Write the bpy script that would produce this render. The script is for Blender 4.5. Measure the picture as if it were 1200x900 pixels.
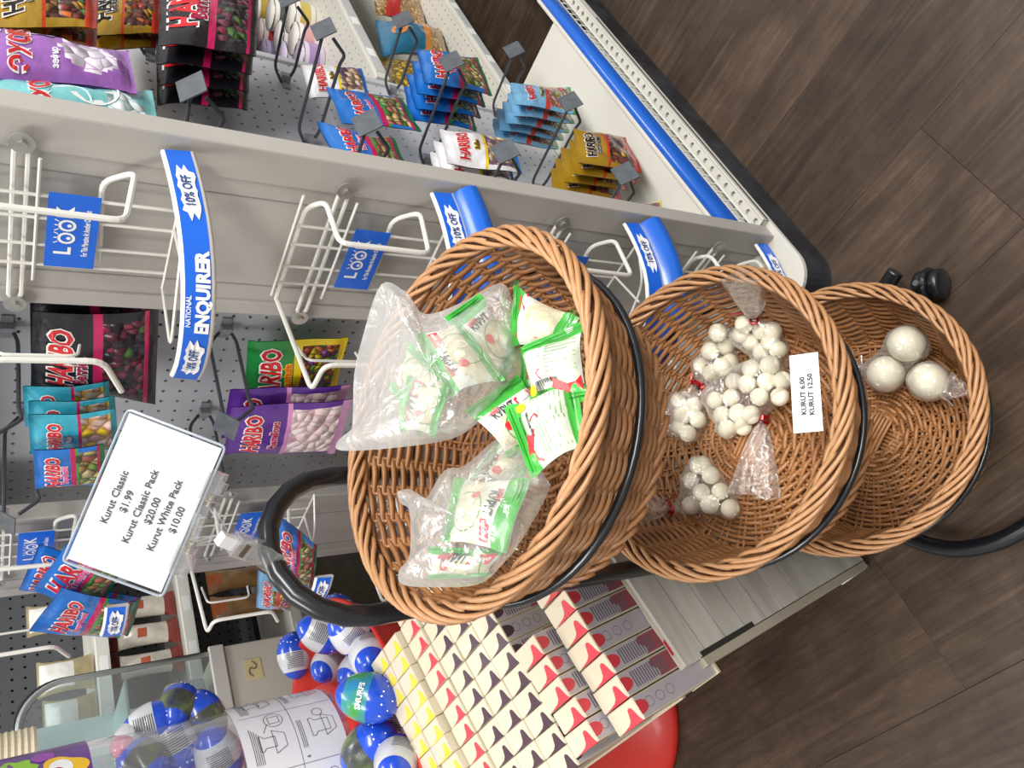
import bpy, bmesh, math, random
from math import sin, cos, pi, radians as RD
from mathutils import Vector as V, Matrix, noise
random.seed(7)
for o in list(bpy.data.objects): bpy.data.objects.remove(o)
SC = bpy.context.scene
COL = SC.collection

# ------------------------------------------------------------------ camera
# world: x runs across the aisle (the candy gondola's end faces -y, its side faces +x), z up, floor at 0
CAMH = 1.24
FPX, TH, RO, AZ = 917.86, RD(34.313), RD(.16), RD(49.016)
def cw(r, f, u):
    return V((r*cos(AZ)-f*sin(AZ), r*sin(AZ)+f*cos(AZ), u))
CD = cw(0, cos(TH), -sin(TH)); CU = cw(0, sin(TH), cos(TH)); CR = cw(1, 0, 0)
CX = -CU*cos(RO)+CR*sin(RO); CY = CR*cos(RO)+CU*sin(RO)      # the phone was held sideways
CO = V((0, 0, CAMH))
cam = bpy.data.objects.new('camera', bpy.data.cameras.new('camera'))
COL.objects.link(cam)
m = Matrix.Identity(4)
for i in range(3):
    m[i][0] = CX[i]; m[i][1] = CY[i]; m[i][2] = -CD[i]; m[i][3] = CO[i]
cam.matrix_world = m
cam.data.sensor_width = 36; cam.data.lens = 36*FPX/1200; cam.data.clip_start = .02
SC.camera = cam
def ray(px, py): return CD + CX*((px-600)/FPX) - CY*((py-450)/FPX)
def at(px, py, ax, val):            # where the sight line meets the plane axis=val
    r = ray(px, py); return CO + r*((val-CO[ax])/r[ax])
def atD(px, py, D): return CO + ray(px, py)*D

# ------------------------------------------------------------------ light
SC.view_settings.view_transform = 'Standard'; SC.view_settings.look = 'None'
SC.view_settings.gamma = 1; SC.view_settings.exposure = 0.28
SC.view_settings.use_curve_mapping = False
wd = bpy.data.worlds.new('world'); SC.world = wd; wd.use_nodes = True
wd.node_tree.nodes['Background'].inputs[0].default_value = (1, .985, .96, 1)
wd.node_tree.nodes['Background'].inputs[1].default_value = .42
def area(name, loc, rot, sx, sy, power, col=(1, .98, .95)):
    l = bpy.data.lights.new(name, 'AREA'); l.shape = 'RECTANGLE'; l.size = sx; l.size_y = sy
    l.energy = power; l.color = col
    o = bpy.data.objects.new(name, l); o.location = loc; o.rotation_euler = rot; COL.objects.link(o); return o
area('ceiling_light_near', (1.2, .2, 2.95), (0, 0, 0), .6, 1.8, 82)
area('ceiling_light_aisle', (1.1, 2.0, 2.95), (0, 0, 0), .6, 1.8, 48)
area('ceiling_light_side', (-1.1, -1.1, 2.95), (0, 0, 0), .6, 1.8, 42)
area('ceiling_light_far', (-2.0, 1.0, 2.95), (0, 0, 0), .6, 1.2, 22)

# ------------------------------------------------------------------ materials
def lin(c):
    if isinstance(c, str): c = [int(c[i:i+2], 16)/255 for i in (0, 2, 4)]
    return tuple(((x+.055)/1.055)**2.4 if x > .04045 else x/12.92 for x in c)+(1,)
MATS = {}
def mat(name, col, rough=.5, metal=0, coat=0, noise_s=0, noise_a=.1, bump=0, bump_s=60, spec=.5, col2=None, emit=0):
    if name in MATS: return MATS[name]
    M = bpy.data.materials.new(name); M.use_nodes = True; nt = M.node_tree; b = nt.nodes['Principled BSDF']
    c = lin(col); b.inputs['Base Color'].default_value = c; b.inputs['Roughness'].default_value = rough
    b.inputs['Metallic'].default_value = metal; b.inputs['Specular IOR Level'].default_value = spec
    b.inputs['Coat Weight'].default_value = coat; b.inputs['Coat Roughness'].default_value = .12
    tc = nt.nodes.new('ShaderNodeTexCoord')
    if noise_s:
        n = nt.nodes.new('ShaderNodeTexNoise'); n.inputs['Scale'].default_value = noise_s; n.inputs['Detail'].default_value = 4
        nt.links.new(tc.outputs['Object'], n.inputs['Vector'])
        mx = nt.nodes.new('ShaderNodeMix'); mx.data_type = 'RGBA'
        c2 = lin(col2) if col2 else tuple(x*(1-noise_a*2.2) for x in c[:3])+(1,)
        mx.inputs[6].default_value = c; mx.inputs[7].default_value = c2
        r = nt.nodes.new('ShaderNodeMapRange'); r.inputs[1].default_value = .4; r.inputs[2].default_value = .65
        nt.links.new(n.outputs[0], r.inputs[0]); nt.links.new(r.outputs[0], mx.inputs[0])
        nt.links.new(mx.outputs[2], b.inputs['Base Color'])
    if bump:
        n = nt.nodes.new('ShaderNodeTexNoise'); n.inputs['Scale'].default_value = bump_s; n.inputs['Detail'].default_value = 3
        nt.links.new(tc.outputs['Object'], n.inputs['Vector'])
        bp = nt.nodes.new('ShaderNodeBump'); bp.inputs['Strength'].default_value = bump; bp.inputs['Distance'].default_value = .004
        nt.links.new(n.outputs[0], bp.inputs['Height']); nt.links.new(bp.outputs[0], b.inputs['Normal'])
    MATS[name] = M; return M
def film(name, col, rough=.5, coat=.6):  # printed glossy plastic film
    return mat(name, col, .33, 0, coat, bump=.5, bump_s=55)
def clear(name, tint='ffffff', op=.12, milk=0, rough=.12, bump=.6, bump_s=45):
    # clear film: mostly see-through with a glossy skin, milk adds a whitish diffuse share
    if name in MATS: return MATS[name]
    M = bpy.data.materials.new(name); M.use_nodes = True; nt = M.node_tree; N = nt.nodes; L = nt.links
    N.clear(); out = N.new('ShaderNodeOutputMaterial'); tr = N.new('ShaderNodeBsdfTransparent'); gl = N.new('ShaderNodeBsdfGlossy')
    tr.inputs[0].default_value = lin(tint); gl.inputs['Roughness'].default_value = rough
    gl.inputs[0].default_value = (1, 1, 1, 1)
    fr = N.new('ShaderNodeLayerWeight'); fr.inputs[0].default_value = .35
    mr = N.new('ShaderNodeMapRange'); mr.inputs[1].default_value = 0; mr.inputs[2].default_value = 1
    mr.inputs[3].default_value = op; mr.inputs[4].default_value = min(1, op+.45)
    L.new(fr.outputs['Facing'], mr.inputs[0])
    m1 = N.new('ShaderNodeMixShader'); L.new(mr.outputs[0], m1.inputs[0])
    base = tr
    if milk:
        df = N.new('ShaderNodeBsdfDiffuse'); df.inputs[0].default_value = (.9, .9, .88, 1)
        tl = N.new('ShaderNodeBsdfTranslucent'); tl.inputs[0].default_value = (.9, .9, .88, 1)
        ad = N.new('ShaderNodeMixShader'); ad.inputs[0].default_value = .4
        L.new(df.outputs[0], ad.inputs[1]); L.new(tl.outputs[0], ad.inputs[2])
        m0 = N.new('ShaderNodeMixShader')
        m2 = N.new('ShaderNodeMapRange'); m2.inputs[3].default_value = milk; m2.inputs[4].default_value = min(1, milk+.5)
        L.new(fr.outputs['Facing'], m2.inputs[0]); L.new(m2.outputs[0], m0.inputs[0])
        L.new(tr.outputs[0], m0.inputs[1]); L.new(ad.outputs[0], m0.inputs[2]); base = m0
    L.new(base.outputs[0], m1.inputs[1]); L.new(gl.outputs[0], m1.inputs[2]); L.new(m1.outputs[0], out.inputs[0])
    if bump:
        tc = N.new('ShaderNodeTexCoord'); n = N.new('ShaderNodeTexNoise'); n.inputs['Scale'].default_value = bump_s; n.inputs['Detail'].default_value = 3
        n.inputs['Distortion'].default_value = 1.5
        L.new(tc.outputs['Object'], n.inputs['Vector'])
        bp = N.new('ShaderNodeBump'); bp.inputs['Strength'].default_value = bump; bp.inputs['Distance'].default_value = .006
        L.new(n.outputs[0], bp.inputs['Height']); L.new(bp.outputs[0], gl.inputs['Normal'])
        if milk: L.new(bp.outputs[0], df.inputs['Normal'])
    MATS[name] = M; return M
def sweets(name, cols, scale=75, gap='2a1510', gapw=.12):      # heap of sweets behind a clear window
    if name in MATS: return MATS[name]
    M = mat(name, cols[0], .3, 0, .5); nt = M.node_tree; N = nt.nodes; L = nt.links; b = N['Principled BSDF']
    tc = N.new('ShaderNodeTexCoord'); vo = N.new('ShaderNodeTexVoronoi'); vo.inputs['Scale'].default_value = scale
    L.new(tc.outputs['Object'], vo.inputs['Vector'])
    sp = N.new('ShaderNodeSeparateColor'); L.new(vo.outputs['Color'], sp.inputs[0])
    cr = N.new('ShaderNodeValToRGB'); cr.color_ramp.interpolation = 'CONSTANT'
    el = cr.color_ramp.elements
    for i, c in enumerate(cols):
        e = el[0] if i == 0 else (el[1] if i == 1 else el.new(i/len(cols)))
        e.position = i/len(cols); e.color = lin(c)
    L.new(sp.outputs[0], cr.inputs[0])
    v2 = N.new('ShaderNodeTexVoronoi'); v2.feature = 'DISTANCE_TO_EDGE'; v2.inputs['Scale'].default_value = scale
    L.new(tc.outputs['Object'], v2.inputs['Vector'])
    mr = N.new('ShaderNodeMapRange'); mr.inputs[1].default_value = 0; mr.inputs[2].default_value = gapw*1.5; L.new(v2.outputs[0], mr.inputs[0])
    mx = N.new('ShaderNodeMix'); mx.data_type = 'RGBA'; mx.inputs[6].default_value = lin(gap)
    L.new(mr.outputs[0], mx.inputs[0]); L.new(cr.outputs[0], mx.inputs[7]); L.new(mx.outputs[2], b.inputs['Base Color'])
    bp = N.new('ShaderNodeBump'); bp.inputs['Strength'].default_value = .8; bp.inputs['Distance'].default_value = .012; bp.invert = True
    L.new(vo.outputs['Distance'], bp.inputs['Height']); L.new(bp.outputs[0], b.inputs['Normal'])
    return M
def holes_dark(): return mat('hole_dark', '15161a', .9)
GREYM = mat('gondola_grey', 'b3afa9', .42, noise_s=3, noise_a=.05)
WHITEM = mat('shelf_white', 'd8d5cb', .45, noise_s=4, noise_a=.05)
BOARD = mat('pegboard_grey', 'c3c4c8', .5, noise_s=6, noise_a=.03)
WIRE = mat('white_wire', 'dedcd4', .35, coat=.3)
BLACKM = mat('black_metal', '15171b', .32, spec=.6)
DARKW = mat('dark_grey_wire', '4c4f55', .4, .3)
BLUE = mat('sign_blue', '1565d8', .3, coat=.3)
BLUE2 = mat('rail_blue', '1560c8', .3, coat=.3)
WHT = mat('print_white', 'f2f2f0', .5)
BLK = mat('print_black', '1c1c20', .5)
RED = mat('print_red', 'c8202c', .4)

# ------------------------------------------------------------------ object helpers
def setp(o, label=None, cat=None, group=None, kind=None):
    if label: o['label'] = label
    if cat: o['category'] = cat
    if group: o['group'] = group
    if kind: o['kind'] = kind
    return o
def thing(name, loc, label, cat, group=None, rot=None):
    o = bpy.data.objects.new(name, None); o.empty_display_size = .02
    if rot is not None: o.matrix_world = Matrix.Translation(V(loc)) @ rot.to_4x4()
    else: o.location = loc
    COL.objects.link(o); return setp(o, label, cat, group)
def mesh(vs, fs, mats, mi=None, smooth=False):
    me = bpy.data.meshes.new('m'); me.from_pydata([tuple(v) for v in vs], [], fs)
    for m_ in (mats if isinstance(mats, (list, tuple)) else [mats]): me.materials.append(m_)
    if mi: me.polygons.foreach_set('material_index', mi)
    if smooth: me.polygons.foreach_set('use_smooth', [True]*len(fs))
    me.update(); return me
def link(name, me, parent=None, loc=None, rot=None):
    o = bpy.data.objects.new(name, me); me.name = name
    if parent is not None: o.parent = parent
    if loc is not None: o.location = loc
    if rot is not None: o.rotation_euler = rot
    COL.objects.link(o); return o
def mk(name, vf, m_, parent=None, smooth=False, mi=None, local=False):
    # vf in world coordinates (or the parent's own when local)
    vs, fs = vf
    if parent is not None and not local:
        inv = parent.matrix_basis.inverted() if parent.parent is None else (parent.parent.matrix_basis @ parent.matrix_basis).inverted()
        vs = [inv @ V(v) for v in vs]; return link(name, mesh(vs, fs, m_, mi, smooth), parent)
    if parent is None:
        c = sum((V(v) for v in vs), V())/len(vs); z = min(V(v).z for v in vs); c.z = z
        return link(name, mesh([V(v)-c for v in vs], fs, m_, mi, smooth), None, c)
    return link(name, mesh(vs, fs, m_, mi, smooth), parent)
def join(*L):
    vs = []; fs = []
    for v, f in L:
        n = len(vs); vs += list(v); fs += [tuple(i+n for i in q) for q in f]
    return vs, fs
def box(a, b):
    x0, y0, z0 = a; x1, y1, z1 = b
    x0, x1 = sorted((x0, x1)); y0, y1 = sorted((y0, y1)); z0, z1 = sorted((z0, z1))
    vs = [V(p) for p in ((x0, y0, z0), (x1, y0, z0), (x1, y1, z0), (x0, y1, z0), (x0, y0, z1), (x1, y0, z1), (x1, y1, z1), (x0, y1, z1))]
    return vs, [(0, 3, 2, 1), (4, 5, 6, 7), (0, 1, 5, 4), (1, 2, 6, 5), (2, 3, 7, 6), (3, 0, 4, 7)]
def bbox(a, b, r=.002, seg=2):          # bevelled box
    bm = bmesh.new(); vs, fs = box(a, b); bv = [bm.verts.new(v) for v in vs]
    for f in fs: bm.faces.new([bv[i] for i in f])
    bmesh.ops.bevel(bm, geom=list(bm.edges)+list(bm.verts), offset=r, segments=seg, affect='EDGES', profile=.5)
    bm.verts.index_update(); out = ([v.co.copy() for v in bm.verts], [tuple(v.index for v in f.verts) for f in bm.faces]); bm.free(); return out
def obox(o, ax, ay, az, a, b):          # box in a frame
    vs, fs = box(a, b); return [V(o)+ax*v.x+ay*v.y+az*v.z for v in vs], fs
def fillet(P, r, n=4):
    P = [V(p) for p in P]; out = [P[0]]
    for i in range(1, len(P)-1):
        a, b, c = P[i-1], P[i], P[i+1]; d1 = (a-b); d2 = (c-b); k = min(r, d1.length*.45, d2.length*.45)
        p1 = b+d1.normalized()*k; p2 = b+d2.normalized()*k
        for j in range(n+1):
            t = j/n; out.append(p1*(1-t)**2+b*2*t*(1-t)+p2*t*t)
    out.append(P[-1]); return out
def smoothpath(P, n=8, closed=False):   # Catmull-Rom
    P = [V(p) for p in P]; out = []; N = len(P)
    rng = N if closed else N-1
    for i in range(rng):
        g = lambda k: P[k % N] if closed else P[max(0, min(N-1, k))]
        a, b, c, d = g(i-1), g(i), g(i+1), g(i+2)
        for j in range(n):
            t = j/n; out.append(.5*((2*b)+(c-a)*t+(2*a-5*b+4*c-d)*t*t+(3*b-a-3*c+d)*t**3))
    if not closed: out.append(P[-1])
    return out
def tube(P, r, k=8, closed=False, caps=True):
    P = [V(p) for p in P]; n = len(P); vs = []; fs = []; up = None
    for i in range(n):
        if closed: t = P[(i+1) % n]-P[i-1]
        else: t = P[min(i+1, n-1)]-P[max(i-1, 0)]
        if t.length < 1e-9: t = V((0, 0, 1))
        t.normalize()
        if up is None:
            up = V((0, 0, 1)) if abs(t.z) < .9 else V((1, 0, 0))
        s = t.cross(up)
        if s.length < 1e-5: s = t.cross(V((0, 1, 0)))
        s.normalize(); up = s.cross(t).normalized()
        rr = r[i] if isinstance(r, (list, tuple)) else r
        for j in range(k):
            a = 2*pi*j/k; vs.append(P[i]+s*(rr*cos(a))+up*(rr*sin(a)))
    m_ = n if closed else n-1
    for i in range(m_):
        i2 = (i+1) % n
        for j in range(k): fs.append((i*k+j, i*k+(j+1) % k, i2*k+(j+1) % k, i2*k+j))
    if not closed and caps:
        fs.append(tuple(range(k-1, -1, -1))); fs.append(tuple((n-1)*k+j for j in range(k)))
    return vs, fs
def lathe(prof, n=24, axis=None, o=(0, 0, 0), cap=True):       # prof: (r, h)
    vs = []; fs = []; o = V(o)
    if axis is None: X, Y, Z = V((1, 0, 0)), V((0, 1, 0)), V((0, 0, 1))
    else:
        Z = V(axis).normalized(); X = Z.cross(V((0, 0, 1)) if abs(Z.z) < .9 else V((1, 0, 0))).normalized(); Y = Z.cross(X)
    for r, h in prof:
        for j in range(n):
            a = 2*pi*j/n; vs.append(o+X*(r*cos(a))+Y*(r*sin(a))+Z*h)
    for i in range(len(prof)-1):
        for j in range(n): fs.append((i*n+j, i*n+(j+1) % n, (i+1)*n+(j+1) % n, (i+1)*n+j))
    if cap:
        fs.append(tuple(range(n-1, -1, -1))); fs.append(tuple((len(prof)-1)*n+j for j in range(n)))
    return vs, fs
TXT = {}
def textmesh(s, off=0.0, font_w=1):
    # built-in font, returns 2D verts (height of capitals ~1, centred) and faces
    key = (s, off)
    if key in TXT: return TXT[key]
    cu = bpy.data.curves.new('t', 'FONT'); cu.body = s; cu.resolution_u = 2; cu.align_x = 'CENTER'; cu.align_y = 'CENTER'; cu.offset = off
    cu.fill_mode = 'FRONT'
    ob = bpy.data.objects.new('t', cu); COL.objects.link(ob)
    dg = bpy.context.evaluated_depsgraph_get(); dg.update()
    me = ob.evaluated_get(dg).to_mesh()
    vs = [(v.co.x/.7, v.co.y/.7) for v in me.vertices]; fs = [tuple(p.vertices) for p in me.polygons]
    bpy.data.objects.remove(ob); bpy.data.curves.remove(cu)
    TXT[key] = (vs, fs); return TXT[key]
def flattext(name, s, c, ux, uy, h, m_, parent, off=.015, squeeze=1, lift=.0006):
    # text lying in the plane (ux, uy) centred at c; h = capital height
    vs, fs = textmesh(s, off); ux = V(ux).normalized(); uy = V(uy).normalized(); n = ux.cross(uy)
    return mk(name, ([V(c)+ux*(x*h*squeeze)+uy*(y*h)+n*lift for x, y in vs], fs), m_, parent)
def blob2(kind='burst', n=28, seed=0):          # flat shapes, unit size
    rnd = random.Random(seed); P = []
    if kind == 'burst':
        for i in range(n):
            t = i/n*2*pi; x = cos(t); y = sin(t)
            P.append((x*(1+.25*(i % 2))*.9, y*.5*(1+.1*(i % 2))))
    elif kind == 'disc': P = [(.5*cos(2*pi*i/20), .5*sin(2*pi*i/20)) for i in range(20)]
    return P, [tuple(range(len(P)))]

# ------------------------------------------------------------------ pouches (any pillow bag)
class Pouch:
    # corners TL, TR, BR, BL as the bag's front is looked at; th = fullness
    def __init__(s, c, th=.02, crimp=.05, seed=0, nu=18, nv=22, wr=.0025, lump=0, sag=0):
        s.TL, s.TR, s.BR, s.BL = [V(q) for q in c]; s.th = th; s.cr = crimp; s.seed = seed; s.nu = nu; s.nv = nv; s.wr = wr; s.lump = lump; s.sag = sag
        s.n = ((s.TR-s.TL)+(s.BR-s.BL)).cross((s.TL-s.BL)+(s.TR-s.BR)).normalized()
        s.w = ((s.TR-s.TL).length+(s.BR-s.BL).length)/2; s.h = ((s.TL-s.BL).length+(s.TR-s.BR).length)/2
    def base(s, u, v):
        return (s.BL*(1-u)+s.BR*u)*(1-v)+(s.TL*(1-u)+s.TR*u)*v
    def hgt(s, u, v):
        if v < s.cr or v > 1-s.cr: return .0007
        t = (v-s.cr)/(1-2*s.cr)
        uu = min(max(u, 0), 1)
        return .0007+s.th*.5*(max(0, sin(pi*uu))**.55)*(max(0, sin(pi*t))**.5)
    def P(s, u, v, side=1, eps=0):
        b = s.base(u, v); h = s.hgt(u, v)
        q = V((u*s.w*26+s.seed*3.1, v*s.h*26, s.seed+side*5))
        w = noise.noise(q)*s.wr*1.6+noise.noise(q*2.3)*s.wr
        env = 1 if s.cr < v < 1-s.cr else .3
        edge = min(1, min(u, 1-u)*8)
        l = 0
        if s.lump:
            d = noise.voronoi(V((u*s.w*s.lump, v*s.h*s.lump, s.seed)))[0][0]
            l = max(0, .5-d)*.008*edge*env
        crn = .0012*sin(v*s.h*1900) if env < 1 else 0
        pinch = 0
        if env == 1: # sides pull in where it is full
            pinch = (s.hgt(.5, v)/max(s.th, 1e-4))*s.th*.28*(u-.5)*2*-1
        ux = (s.BR-s.BL).normalized()
        bend = noise.noise(V((u*1.7, v*2.1, s.seed*7.7)))*s.wr*2.2
        return b+ux*pinch+s.n*(side*(h+l*(h > .001)+eps)+w*edge*env*1.0+crn+bend)
    def mesh(s, zone, back=0):
        vs = []; fs = []; mi = []
        for side in (1, -1):
            n0 = len(vs)
            for j in range(s.nv+1):
                for i in range(s.nu+1): vs.append(s.P(i/s.nu, j/s.nv, side))
            for j in range(s.nv):
                for i in range(s.nu):
                    a = n0+j*(s.nu+1)+i; q = (a, a+1, a+s.nu+2, a+s.nu+1)
                    fs.append(q if side == 1 else q[::-1]); mi.append(zone((i+.5)/s.nu, (j+.5)/s.nv) if side == 1 else back)
        return vs, fs, mi
    def deco(s, vf, uc, vc, hh, rot=0, sq=1, eps=.0008):
        vs, fs = vf; out = []
        cr, sr = cos(rot), sin(rot)
        for x, y in vs:
            x *= hh*sq; y *= hh
            out.append(s.P(uc+(x*cr-y*sr)/s.w, vc+(x*sr+y*cr)/s.h, 1, eps))
        return out, fs
def pouch(name, label, cat, corners, zone, mats, texts=(), shapes=(), group=None, parent=None, **k):
    p = Pouch(corners, **k)
    ctr = (p.TL+p.TR+p.BR+p.BL)/4
    if parent is None: t = thing(name, p.base(.5, 0), label, cat, group)
    else: t = parent
    vs, fs, mi = p.mesh(zone)
    b = mk('pouch_body' if parent is None else name, (vs, fs), mats, t, True, mi)
    if parent is not None: t = b
    for (nm, vf, uc, vc, hh, m_, rot, sq, eps) in shapes:
        o = mk_on(nm, p.deco(vf, uc, vc, hh, rot, sq, eps), m_, t)
    for (s_, uc, vc, hh, m_, m2, rot, sq) in texts:
        if m2 is not None: mk_on('lettering_outline', p.deco(textmesh(s_, .085), uc, vc, hh, rot, sq, .0010), m2, t)
        mk_on('lettering', p.deco(textmesh(s_, .03), uc, vc, hh, rot, sq, .0017), m_, t)
    return t, p
def mk_on(nm, vf, m_, t):
    if t.parent is None: return mk(nm, vf, m_, t)
    inv = (t.parent.matrix_basis @ t.matrix_basis).inverted()
    return link(nm, mesh([inv @ V(v) for v in vf[0]], vf[1], m_), t)

# ------------------------------------------------------------------ floor
def floor_mat():
    M = mat('floor_wood', '5a473b', .42, bump=.25, bump_s=25); nt = M.node_tree; N = nt.nodes; L = nt.links; b = N['Principled BSDF']
    tc = N.new('ShaderNodeTexCoord'); oi = N.new('ShaderNodeObjectInfo')
    mp = N.new('ShaderNodeMapping'); mp.inputs['Scale'].default_value = (2.2, 30, 4)
    ad = N.new('ShaderNodeVectorMath'); ad.operation = 'ADD'
    cx = N.new('ShaderNodeCombineXYZ'); ml = N.new('ShaderNodeMath'); ml.operation = 'MULTIPLY'; ml.inputs[1].default_value = 37
    L.new(oi.outputs['Random'], ml.inputs[0]); L.new(ml.outputs[0], cx.inputs[2]); L.new(ml.outputs[0], cx.inputs[0])
    L.new(tc.outputs['Object'], ad.inputs[0]); L.new(cx.outputs[0], ad.inputs[1]); L.new(ad.outputs[0], mp.inputs[0])
    n1 = N.new('ShaderNodeTexNoise'); n1.inputs['Scale'].default_value = 1.6; n1.inputs['Detail'].default_value = 7; n1.inputs['Roughness'].default_value = .62; n1.inputs['Distortion'].default_value = 1.3
    L.new(mp.outputs[0], n1.inputs['Vector'])
    n2 = N.new('ShaderNodeTexNoise'); n2.inputs['Scale'].default_value = 6; n2.inputs['Detail'].default_value = 8; n2.inputs['Roughness'].default_value = .7; n2.inputs['Distortion'].default_value = .6
    L.new(ad.outputs[0], n2.inputs['Vector'])
    cr = N.new('ShaderNodeValToRGB'); e = cr.color_ramp.elements
    e[0].position = .3; e[0].color = lin('271d15'); e[1].position = .72; e[1].color = lin('6e5946')
    x = e.new(.46); x.color = lin('3e3025'); x = e.new(.57); x.color = lin('4e3e31')
    mxv = N.new('ShaderNodeMix'); mxv.data_type = 'FLOAT'; mxv.inputs[0].default_value = .5
    L.new(n1.outputs[0], mxv.inputs[2]); L.new(n2.outputs[0], mxv.inputs[3]); L.new(mxv.outputs[0], cr.inputs[0])
    hs = N.new('ShaderNodeHueSaturation'); mr = N.new('ShaderNodeMapRange'); mr.inputs[3].default_value = .82; mr.inputs[4].default_value = 1.15
    L.new(oi.outputs['Random'], mr.inputs[0]); L.new(mr.outputs[0], hs.inputs['Value']); L.new(cr.outputs[0], hs.inputs['Color'])
    L.new(hs.outputs[0], b.inputs['Base Color'])
    bp = [n for n in N if n.type == 'BUMP'][0]; L.new(n1.outputs[0], bp.inputs['Height']); bp.inputs['Distance'].default_value = .002
    return M
FM = floor_mat()
fl = mk('floor', box((-3.6, -1.5, -.03), (1.8, 3.6, -.006)), mat('underlay', '3a3028', .9)); setp(fl, kind='structure')
PW, PL = .235, 1.22
pme = mesh(*bbox((-PL/2+.0002, -PW/2+.0002, -.006), (PL/2-.0002, PW/2-.0002, 0), .0004, 1), FM)
fl_inv = fl.location.copy()
for r in range(-9, 13):
    y = .745-PW/2+r*PW
    off = {0: -.233, 1: .40, 2: -.05, -1: .31, -2: -.75}.get(r, random.uniform(0, PL))
    k0 = math.floor((-3.55-off)/PL)
    for k in range(k0, k0+6):
        x = off+PL*k+PL/2
        if x-PL/2 > 1.75 or x+PL/2 < -3.6: continue
        link('plank', pme, fl, V((x, y, 0))-fl_inv)
wb = mk('wall_back', box((-3.3, -1.5, 0), (-3.2, 3.6, 3.0)), mat('wall_paint', 'b9b6ae', .8)); setp(wb, kind='structure')

# ------------------------------------------------------------------ holed sheet
def holed(o, ux, uy, nx, ny, pitch=.0254, r=.0031, depth=.004, margin=0):
    o = V(o); ux = V(ux); uy = V(uy); n = ux.cross(uy); vs = []; fs = []
    ring = [(cos(pi/4*k+pi/8), sin(pi/4*k+pi/8)) for k in range(8)]
    sq = [(1, .41), (.41, 1), (-.41, 1), (-1, .41), (-1, -.41), (-.41, -1), (.41, -1), (1, -.41)]
    idx = {}
    def vid(x, y):
        k = (round(x*1e6), round(y*1e6))
        if k not in idx: idx[k] = len(vs); vs.append(o+ux*x+uy*y)
        return idx[k]
    for i in range(nx):
        for j in range(ny):
            cx, cy = (i+.5)*pitch, (j+.5)*pitch; h = pitch/2
            S = [vid(cx+a*h, cy+b*h) for a, b in sq]
            b0 = len(vs); vs.extend(o+ux*(cx+a*r)+uy*(cy+b*r) for a, b in ring)
            vs.extend(o+ux*(cx+a*r)+uy*(cy+b*r)-n*depth for a, b in ring)
            for k in range(8):
                k2 = (k+1) % 8
                fs.append((S[k], S[k2], b0+k2, b0+k)); fs.append((b0+k, b0+k2, b0+8+k2, b0+8+k))
            for (a, b, k1, k2) in ((1, 1, 0, 1), (-1, 1, 2, 3), (-1, -1, 4, 5), (1, -1, 6, 7)):
                fs.append((S[k1], vid(cx+a*h, cy+b*h), S[k2]))
    return vs, fs
X, Y, Z = V((1, 0, 0)), V((0, 1, 0)), V((0, 0, 1))

# ------------------------------------------------------------------ candy gondola
G = thing('candy_gondola', (-.96, 1.1, 0), 'light grey double-sided pegboard candy gondola with magazine racks bolted to its end panels', 'display shelf')
PBX, WY = -.70, .77
mk('pegboard_panel', holed((PBX, .795, .19), Y, Z, 24, 43), BOARD, G)
mk('pegboard_core', box((-1.41, .905, .10), (PBX-.006, 1.404, 1.29)), mat('board_core', '2b2c30', .8), G)
mk('pegboard_panel', holed((-1.413, .89, .19), X, Z, 27, 43), BOARD, G)
mk('top_cap', bbox((-1.42, .80, 1.282), (PBX+.01, 1.41, 1.31), .003), GREYM, G)
mk('upright_post', bbox((PBX-.03, 1.396, .02), (PBX+.006, 1.412, 1.30), .002), BOARD, G)
# two end panels (wings), each a folded sheet with a raised lip on both sides
for xa, xb in ((-.746, -.490), (-1.448, -1.207)):
    w = mk('end_panel', join(box((xa+.02, WY+.004, .085), (xb-.02, WY+.026, 1.30)),
        bbox((xa, WY, .085), (xa+.024, WY+.03, 1.30), .0025), bbox((xb-.046, WY, .085), (xb, WY+.03, 1.30), .0025)), GREYM, G)
    mk('panel_seam', join(box((xa+.05, WY+.0032, .09), (xa+.0515, WY+.0045, 1.29)), box((xb-.07, WY+.0032, .09), (xb-.0685, WY+.0045, 1.29))), mat('seam_dark', '8f8d88', .6), G)
mk('bolt_hole', lathe([(.009, 0), (.006, .0002), (.006, .004)], 14, -Y, (-.512, WY-.0005, .714)), BLACKM, G)
# base deck of the right-hand side
mk('base_deck', bbox((PBX, .80, .172), (-.512, 1.51, .19), .002), WHITEM, G)
mk('deck_edge', bbox((-.516, .80, .166), (-.508, 1.60, .194), .002), WHITEM, G)
# blue price rail (curved strip)
rp = [(-.509, .191), (-.498, .188), (-.492, .178), (-.491, .160), (-.497, .143)]
vs = []; fs = []
for (yy) in (.80, 2.2):
    for x_, z_ in rp: vs.append(V((x_, yy, z_)))
n_ = len(rp)
for i in range(n_-1): fs.append((i, i+1, n_+i+1, n_+i))
rail = mk('price_rail', (vs, fs), BLUE2, G, True); rail.modifiers.new('s', 'SOLIDIFY').thickness = .0022
mk('rail_end', tube([(-.500, .793, .165), (-.500, .80, .165)], .004, 8), WIRE, G)
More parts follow.
